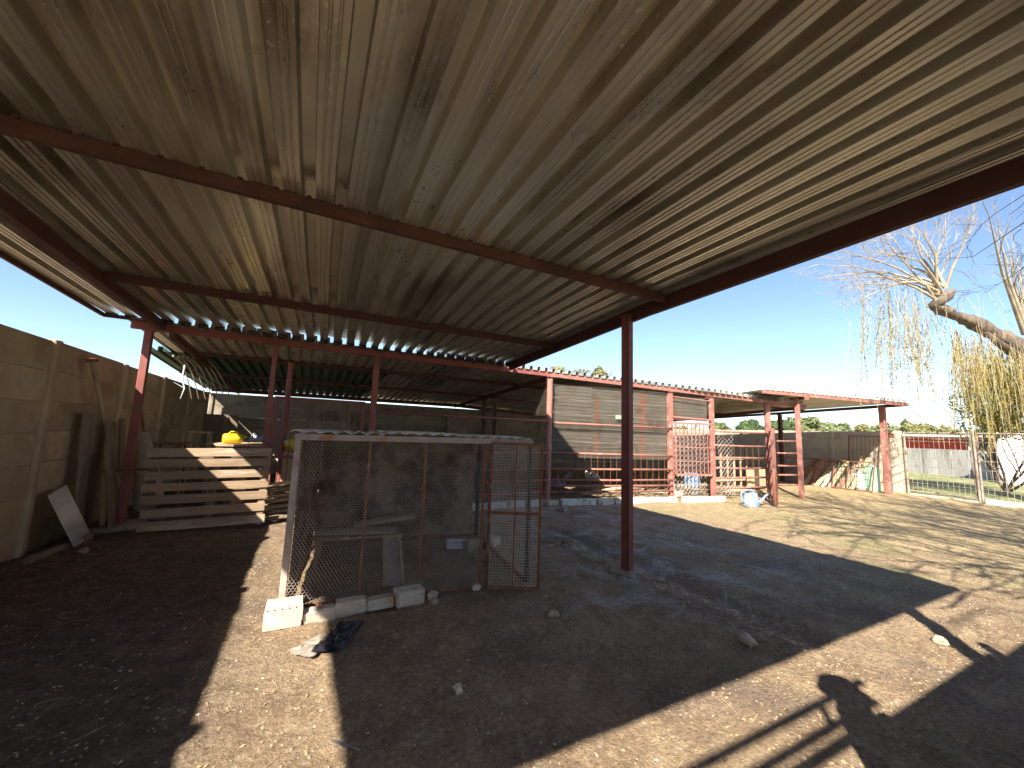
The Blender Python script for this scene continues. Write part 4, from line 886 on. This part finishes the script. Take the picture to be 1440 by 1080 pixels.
def grow(segs_, p, d, L_, r, depth, spread, droop, tips, kink=.25, keep=None):
    if keep is not None and p[0]+.965*p[2] < keep: return
    n = 4; q = Vector(p); pts = [q.copy()]; dd = Vector(d).normalized()
    for i in range(n):
        dd = (dd+Vector([random.gauss(0, kink*.35) for _ in range(3)])+Vector((0, 0, droop))).normalized(); q = q+dd*L_/n; pts.append(q.copy())
    r1 = r*.6; segs_.append((pts, [r+(r1-r)*i/n for i in range(n+1)]))
    if depth == 0: tips.append((pts[-1], dd)); return
    k = random.choice((2, 3, 3)) if depth > 1 else random.choice((2, 3))
    for i in range(k):
        ax = dd.orthogonal(); ax.rotate(Matrix.Rotation(random.uniform(0, 6.28), 3, dd)); nd = dd.copy(); nd.rotate(Matrix.Rotation(random.uniform(.25, spread), 3, ax))
        st = pts[random.choice((2, 3, 4, 4))]
        grow(segs_, st, nd, L_*random.uniform(.62, .85), r1*random.uniform(.6, .85), depth-1, spread, droop, tips, kink, keep)
def branches(name, segs_, m, parent, mn=0):
    b = MB()
    for pts, rs in segs_: b.tube(pts, [max(r_, mn) for r_ in rs], 7 if rs[0] > .04 else (5 if rs[0] > .015 else 3), False)
    return b.build(name, m, parent, smooth=True, fix=False)
def wp(u, v, d): return EYE + ray(u, v)*(d/ray(u, v).dot(CAM[2]))
# willow: trunk just outside the view at the right, a big broken limb leaning into it
random.seed(21)
wl = thing('willow_tree', 'old weeping willow with a cracked limb and yellowing hanging shoots', 'tree', (15.3, -.6, 0))
K0 = wp(1312, 430, 11.5); limb = [Vector((15.2, -.8, -.1)), Vector((15.1, -.7, 1.5)), Vector((14.7, -.3, 2.7)), wp(1500, 530, 12), wp(1440, 492, 12), wp(1370, 455, 11.8), K0]
def fine(pts, rs, n):                                          # resample a limb so the bark can be roughened
    P2, R2 = [], []
    for i in range(len(pts)-1):
        for j in range(n): P2.append(pts[i].lerp(pts[i+1], j/n)); R2.append((rs[i]+(rs[i+1]-rs[i])*j/n)*random.uniform(.93, 1.07))
    return P2+[pts[-1]], R2+[rs[-1]]
b = MB(); b.tube(*fine(limb, [.5, .42, .36, .28, .22, .18, .13], 9), 18)
b.tube([wp(1372, 458, 11.75), wp(1400, 478, 11.8), wp(1440, 505, 11.9)], [.06, .1, .12], 10); b.tube([wp(1310, 432, 11.5), wp(1333, 415, 11.4), wp(1341, 408, 11.4)], [.12, .16, .07], 9)
b.tube([Vector((15.1, -.7, 1.5)), Vector((15.8, -1.4, 3.4)), Vector((16.4, -1.8, 6))], [.38, .28, .18], 12)
vs = []
for p in b.v:
    p = Vector(p); k_ = .05*noise.noise(Vector((p.x*7, p.y*7, p.z*7)))+.05*noise.noise(p*2.2)+.02*noise.noise(p*19); vs.append(p+Vector((k_, -k_, k_)))
b.v = vs
o = b.build('trunk', K['bark'], wl, smooth=True)
SG = []; TP = []
for (u, v, dd_) in ((1143, 392, 10.8), (1175, 350, 11.6), (1225, 318, 12), (1180, 412, 12.2), (1345, 330, 12), (1150, 372, 11), (1165, 395, 11.3), (1200, 405, 12), (1215, 350, 10.6), (1240, 330, 11), (1265, 305, 11.5), (1300, 295, 11), (1290, 340, 12.4), (1330, 300, 11.2), (1372, 300, 11), (1190, 430, 11)):
    e = wp(u, v, dd_); a = wp(random.uniform(1312, 1335), random.uniform(400, 430), 11.45); m1 = a.lerp(e, .4)+Vector((0, 0, .35 if v > 330 else 0.1))+Vector([random.gauss(0, .08) for _ in range(3)]); m2 = a.lerp(e, .72)+Vector((0, 0, .25 if v > 330 else 0))+Vector([random.gauss(0, .06) for _ in range(3)])
    c1 = a.lerp(m1, .5)+Vector((0, 0, .1)); SG.append(([a, c1, m1, m1.lerp(m2, .5)+Vector((0, 0, .03)), m2, e], [.042, .034, .027, .02, .014, .005]))
    for q, L_ in ((m1, .9), (m1, .8), (m1.lerp(m2, .5), .7), (m1.lerp(m2, .7), .7), (m2, .6), (m2, .5), (m2.lerp(e, .5), .5), (e, .4)):
        dd = (e-a).normalized(); dd.rotate(Matrix.Rotation(random.uniform(-.8, .8), 3, CAM[2])); grow(SG, q, dd, L_, .009, 2, .6, -.02, TP, .5)
for k in range(5):
    e = wp(1390+k*14, 300+k*24, 11+random.uniform(-1, 1.5)); a = wp(1440+k*6, 470, 12); SG.append(([a, a.lerp(e, .5)+Vector((.1, .1, .2)), e], [.06, .035, .01]))
    for q in (.4, .7, 1): grow(SG, a.lerp(e, q), (e-a), .8, .014, 2, .7, 0, TP, .35)
branches('branches', SG, K['twig'], wl)
# hanging shoots with narrow leaves
HS = []; LC = []; LU = []; LV = []
def strand(p, L_, dens=28, r_=.003):
    pts = [Vector(p)]; q = Vector(p); n = 8; sx, sy = random.gauss(0, .02), random.gauss(0, .02)
    for i in range(n): q = q+Vector((sx+random.gauss(0, .012), sy+random.gauss(0, .012), -L_/n)); pts.append(q.copy())
    for a, b_ in zip(pts, pts[1:]): HS.append((a, b_))
    for k in range(int(L_*dens)):
        t_ = random.random()**.8*n; i = min(n-1, int(t_)); c = pts[i].lerp(pts[i+1], t_-i); an = random.uniform(0, 6.28); d = Vector((math.cos(an)*.5, math.sin(an)*.5, -.85)).normalized(); s2 = Vector((-math.sin(an), math.cos(an), 0))
        LC.append(c+d*.03); LU.append(d*random.uniform(.025, .055)); LV.append(s2*.009)
for k in range(130):                                            # curtain hanging left of the limb
    u = random.gauss(1262, 32); u = min(max(u, 1212), 1330); strand(wp(u, random.uniform(385, 470)+abs(u-1262)*.2, random.uniform(10.6, 12.3)), random.uniform(.9, 2.4), random.choice((10, 25, 50)))
for k in range(560):                                           # thick curtain under the limb at the right edge
    u = 1480-145*random.random()**1.5; strand(wp(u, random.uniform(455, 500)+(u-1335)*.22, random.uniform(11.0, 13.6)), random.uniform(.6, 3.0), random.choice((15, 40, 60)))
for k in range(40): u = random.uniform(1180, 1440); strand(wp(u, random.uniform(400, 470), random.uniform(10.6, 13)), random.uniform(.5, 1.6), 5)
prisms('hanging_shoots', HS, .0035, K['twig'], wl)
quads('leaves', np.array(LC), np.array(LU), np.array(LV), K['wleaf'], wl)['kind'] = 'stuff'
# thorny shrub seen through the curtain
sh = thing('thorny_shrub', 'tangled thorny shrub with sparse yellow leaves behind the willow curtain', 'shrub', (20.8, 4.3, 0)); SG = []; TP = []
for k in range(9): grow(SG, (20.8, 4.3, .1), (random.uniform(-.5, .5), random.uniform(-.8, .9), 1), 1.5, .04, 4, .75, -.02, TP, .4)
branches('branches', SG, K['twigdark'], sh)
crown('leaves', (20.8, 4.2, 3.3), (1.3, 1.35, 1.5), 9000, .05, K['wleaf'], sh, 60)
# big bare tree behind the camera that throws the branch shadows over the yard
random.seed(5)
bt = thing('bare_tree', 'tall bare tree behind the canopy with dark twigs reaching over the yard', 'tree', (4.6, -6.2, 0)); SG = []; TP = []
SG.append(([Vector((4.6, -6.2, -.1)), Vector((4.7, -6.1, 1.6)), Vector((4.6, -5.9, 3.2))], [.32, .26, .2]))
for d, L_ in (((.7, .7, 1), 2.6), ((-.15, .8, 1.1), 2.8), ((1, .1, .9), 2.8), ((.3, -.5, 1), 2.4), ((-.5, .2, 1.2), 2.4), ((1, .8, .6), 3.0), ((.5, .2, 1.4), 2.9), ((.9, .5, 1.3), 2.9), ((.2, .9, .9), 2.9), ((1, .4, .8), 3.2), ((.8, 1, .8), 3.0), ((1, .7, 1.1), 3.0)):
    grow(SG, (4.6, -5.9, 3.15), d, L_, .12, 5, .7, .0, TP, .3, 5.4)
branches('branches', SG, K['twigdark'], bt, .013); SG = []
e0 = Vector((6.9, -2.4, 5.2))
for u, v, dd_ in ((1370, 360, 8), (1400, 300, 7.5), (1420, 390, 8.5), (1290, 330, 9), (1170, 440, 9.5)):
    e = wp(u, v, dd_); SG.append(([e0, e0.lerp(e, .5)+Vector((0, 0, .5)), e], [.035, .02, .006])) if u > 1300 else None
    if u > 1300:
        for q in (.7, .85, 1): grow(SG, e0.lerp(e, q)+Vector((0, 0, .4*(1-q))), (e-e0)+Vector((0, 0, random.uniform(-2, 1))), .8, .008, 3, .7, -.02, TP, .35)
branches('outer_twigs', SG, K['twigdark'], bt, .004)

# ------------------------------------------------------------------ things just behind the camera that cast the near shadows
t = thing('handling_frame', 'rail frame with a sheeted lower part at the open front of the canopy', 'fence', (.6, -.8, 0))
for z in (2.62, 2.46, 2.36): MB().bar((-1.6, -.78, z), (.75, -.78, z), .03, .035 if z > 2.4 else .05).build('rail', K['red'], t)
MB().bar((.28, -.78, 2.62), (.24, -.78, 2.46), .025, .025, (0, 1, 0)).build('strut', K['red'], t)
for x in (-1.6, 2.45): MB().bar((x, -.78, 0), (x, -.78, 2.64 if x < 0 else 2.42), .06, .06, (0, 1, 0)).build('upright', K['red'], t)
MB().box((1.42, -.78, 1.17), (1.9, .02, 2.34)).build('sheet_panel', K['zinc'], t)
MB().box((5.4, -.9, 1.2), (6.6, .02, 2.4)).build('sheet_panel', K['zinc'], t)
def person():
    t = thing('person', 'person in a dark jacket and brimmed hat standing just right of the camera', 'person', (1.42, -.02, 0)); ox, oy = 1.42, -.02
    def skinned(name, vs, es, rs, m, root=0):
        me = bpy.data.meshes.new(name); me.from_pydata([(v[0], v[1], v[2]) for v in vs], es, []); o = bpy.data.objects.new(name, me); COL.objects.link(o); o.parent = t
        md = o.modifiers.new('skin', 'SKIN'); md.use_smooth_shade = True
        for i, r_ in enumerate(rs): me.skin_vertices[0].data[i].radius = r_ if isinstance(r_, tuple) else (r_, r_); me.skin_vertices[0].data[i].use_root = (i == root)
        o.modifiers.new('sub', 'SUBSURF').levels = 1; o.modifiers['sub'].render_levels = 1; me.materials.append(m); return o
    V = [(0, 0, .95), (0, 0, 1.12), (0, 0, 1.32), (0, 0, 1.46), (0, .01, 1.55), (0, .02, 1.66), (0, .02, 1.75), (-.18, 0, 1.42), (-.24, .02, 1.14), (-.2, .2, .98), (-.18, .3, 1.0), (.18, 0, 1.42), (.24, .02, 1.14), (.22, .12, .9), (.22, .16, .82), (-.1, 0, .88), (-.11, .02, .5), (-.11, -.02, .08), (-.11, .12, .04), (.1, 0, .88), (.11, .02, .5), (.11, -.02, .08), (.11, .12, .04)]
    E = [(0, 1), (1, 2), (2, 3), (3, 4), (4, 5), (5, 6), (3, 7), (7, 8), (8, 9), (9, 10), (3, 11), (11, 12), (12, 13), (13, 14), (0, 15), (15, 16), (16, 17), (17, 18), (0, 19), (19, 20), (20, 21), (21, 22)]
    Rr = [(.15, .11), (.14, .1), (.16, .11), (.1, .08), .05, (.075, .09), (.06, .075), .055, .042, .028, .03, .055, .042, .028, .03, .085, .06, .045, .035, .085, .06, .045, .035]
    skinned('body', V, E, Rr, K['skin'])
    skinned('jacket', V[:4]+[V[7], V[8], V[9], V[11], V[12], V[13]], [(0, 1), (1, 2), (2, 3), (3, 4), (4, 5), (5, 6), (3, 7), (7, 8), (8, 9)], [(.17, .13), (.18, .14), (.2, .15), (.14, .12), .085, .06, .045, .075, .06, .045], K['jacket'])
    skinned('trousers', [V[0], V[15], V[16], (-.11, -.01, .13), V[19], V[20], (.11, -.01, .13)], [(0, 1), (1, 2), (2, 3), (0, 4), (4, 5), (5, 6)], [(.16, .12), .1, .075, .06, .1, .075, .06], K['denim'])
    ORG[t.name] = Vector((0, 0, 0))
    MB().loft([((0, .0, 1.68), (.125, 0, 0), (0, .135, 0)), ((0, .0, 1.695), (.12, 0, 0), (0, .13, 0)), ((0, .0, 1.71), (.1, 0, 0), (0, .115, 0)), ((0, 0, 1.76), (.09, 0, 0), (0, .105, 0)), ((0, -.01, 1.8), (.06, 0, 0), (0, .07, 0)), ((0, -.01, 1.815), (.01, 0, 0), (0, .01, 0))], 14).build('brimmed_hat', K['jacket'], t, smooth=True)
    MB().loft([((0, -.03, 1.6), (.08, 0, 0), (0, .07, 0)), ((0, -.03, 1.71), (.088, 0, 0), (0, .08, 0))], 12).build('hair', K['hair'], t, smooth=True)
    t.rotation_euler.z = .7
person()

# ------------------------------------------------------------------ litter on the ground
random.seed(11)
def blob(b, c, s_):
    vs = []; ph = [Vector((0, 0, -1)), Vector((1, 0, 0)), Vector((0, 1, 0)), Vector((-1, 0, 0)), Vector((0, -1, 0)), Vector((0, 0, 1)), Vector((.6, .6, .5)), Vector((-.6, -.6, .5))][:6]
    rz_ = Matrix.Rotation(random.uniform(0, 6.28), 3, 'Z')
    for p in ph: vs.append(Vector(c)+rz_ @ Vector((p.x*s_*random.uniform(.7, 1.3), p.y*s_*random.uniform(.5, 1), p.z*s_*random.uniform(.3, .6))))
    b.add(vs, [(0, 2, 1), (0, 3, 2), (0, 4, 3), (0, 1, 4), (5, 1, 2), (5, 2, 3), (5, 3, 4), (5, 4, 1)])
b = MB(); b2_ = MB()
for k in range(22000):
    y = 1.0+7.0*random.random()**1.5; x = random.uniform(-2.4, 9)
    if noise.noise(Vector((x*1.6, y*1.6, 8)))+.5*noise.noise(Vector((x*5, y*5, 2))) < random.uniform(-.35, .3)-(.15 if .4 < x < 4.5 else 0): continue
    blob(b if k % 3 else b2_, (x, y, gh(x, y)+.001), random.choice((.004, .005, .006, .007, .009, .012)))
for k in range(500):
    y = random.uniform(1.7, 6.2); x = 3.35+random.gauss(0, .12); blob(b if k % 2 else b2_, (x, y, gh(x, y)+.003), random.choice((.008, .012, .02, .03)))
tag(b.build('gravel', K['stone'], None, fix=False), 'scattered small stones on the trampled earth', 'gravel', kind='stuff')
tag(b2_.build('pale_gravel', K['chip'], None, fix=False), 'scattered pale chips on the trampled earth', 'gravel', kind='stuff')
n = 14000; C_ = np.zeros((n, 3)); U = np.zeros((n, 3)); V = np.zeros((n, 3))
for k in range(n):
    y = 1.0+8.0*random.random()**1.4; x = random.uniform(-2.4, 12); a = random.uniform(0, 6.28); s_ = random.uniform(.004, .016)
    C_[k] = (x, y, gh(x, y)+.005); tl = random.uniform(-.3, .3); U[k] = (math.cos(a)*s_, math.sin(a)*s_, tl*s_); V[k] = (-math.sin(a)*s_*.35, math.cos(a)*s_*.35, .2*s_)
tag(quads('leaf_litter', C_, U, V, K['straw']), 'dry leaf and straw litter over the yard', 'litter', kind='stuff')
sg = []
for k in range(700):
    y = 1.0+7.5*random.random()**1.4; x = random.uniform(-2.4, 10); a = random.uniform(0, 6.28); L_ = random.uniform(.03, .13); z = gh(x, y)+.006; sg.append(((x, y, z), (x+L_*math.cos(a), y+L_*math.sin(a), gh(x+L_*math.cos(a), y+L_*math.sin(a))+.006)))
tag(prisms('straw_stalks', sg, .0015, K['straw']), 'loose straw stalks over the yard', 'straw', kind='stuff')
for x, y, s_, lab in ((3.05, 1.95, .06, 'round pale stone at the edge of the sunlight'), (1.12, 3.62, .06, 'white stone right of the brick row'), (1.1, 3.5, .04, 'small grey stone right of the brick row'), (1.55, 3.62, .045, 'pale stone under the cage front rail'), (3.42, 3.1, .05, 'jagged stone right of the lone post foot'), (1.95, 2.9, .045, 'rounded stone before the cage door'), (3.3, 4.6, .08, 'brown stone in the drip line behind the lone post'), (4.6, 6.6, .09, 'stone before the foot of the round post'), (.9, 2.3, .035, 'pale chip in the dark ground before the cage'), (3.38, 2.3, .05, 'stone in the drip line before the feather'), (4.5, 1.35, .05, 'brownish stone at the lower right edge of the sunlight'), (-2.1, 6.2, .05, 'stone near the leaning iron offcut')):
    rough(lab, (x, y, gh(x, y)+s_*.3), (s_*2, s_*1.5, s_*1.2), random.uniform(0, 3), 'brick' if ('pale' in lab or 'white' in lab) else 'stone', 'stone', 'loose stones on the yard', s_*.22, s_*.4, 'stone')
# feathers
def feather(label, c, a, L_, lean, m='pale'):
    t = thing('feather', label, 'feather', c, 'feathers on the ground'); c = Vector(c); d = Vector((math.cos(a), math.sin(a), lean)).normalized(); s2 = d.cross(Vector((.3, .2, 1))).normalized(); prof = [0, .5, .9, 1, .9, .6, 0]; m_ = MB()
    pts = [c+d*L_*(i/6) for i in range(7)]; w_ = .016*L_/.12
    vs = [p-s2*w_*q for p, q in zip(pts, prof)]+[p+s2*w_*q*.7 for p, q in zip(pts, prof)]; m_.add(vs+[v+Vector((0, 0, .001)) for v in vs], [(i, i+1, i+8, i+7) for i in range(6)]+[(14+i, 14+i+7, 14+i+8, 14+i+1) for i in range(6)]); m_.build('vane', K[m], t, fix=False)
    MB().tube([c-d*.03, pts[-1]], [.0014, .0006], 4).build('quill', K['white'], t)
feather('pale feather sticking upright beside the drip line', (3.55, 2.47, .02), .5, .13, 3)
feather('grey feather lying at the bottom near the left strip of light', (.32, 2.1, .02), 2.4, .14, .05)
feather('small feather lying in the shade of the lone post', (2.9, 3.5, .02), 1.0, .1, .05)
t = thing('dry_stalk', 'curved dry stalk at the edge of the canopy shadow', 'stalk', (3.1, 2.05, 0)); MB().tube([(3.0, 2.1, .01), (3.05, 2.12, .05), (3.15, 2.08, .06), (3.22, 2.0, .02)], .004, 5).build('stalk', K['twig'], t)
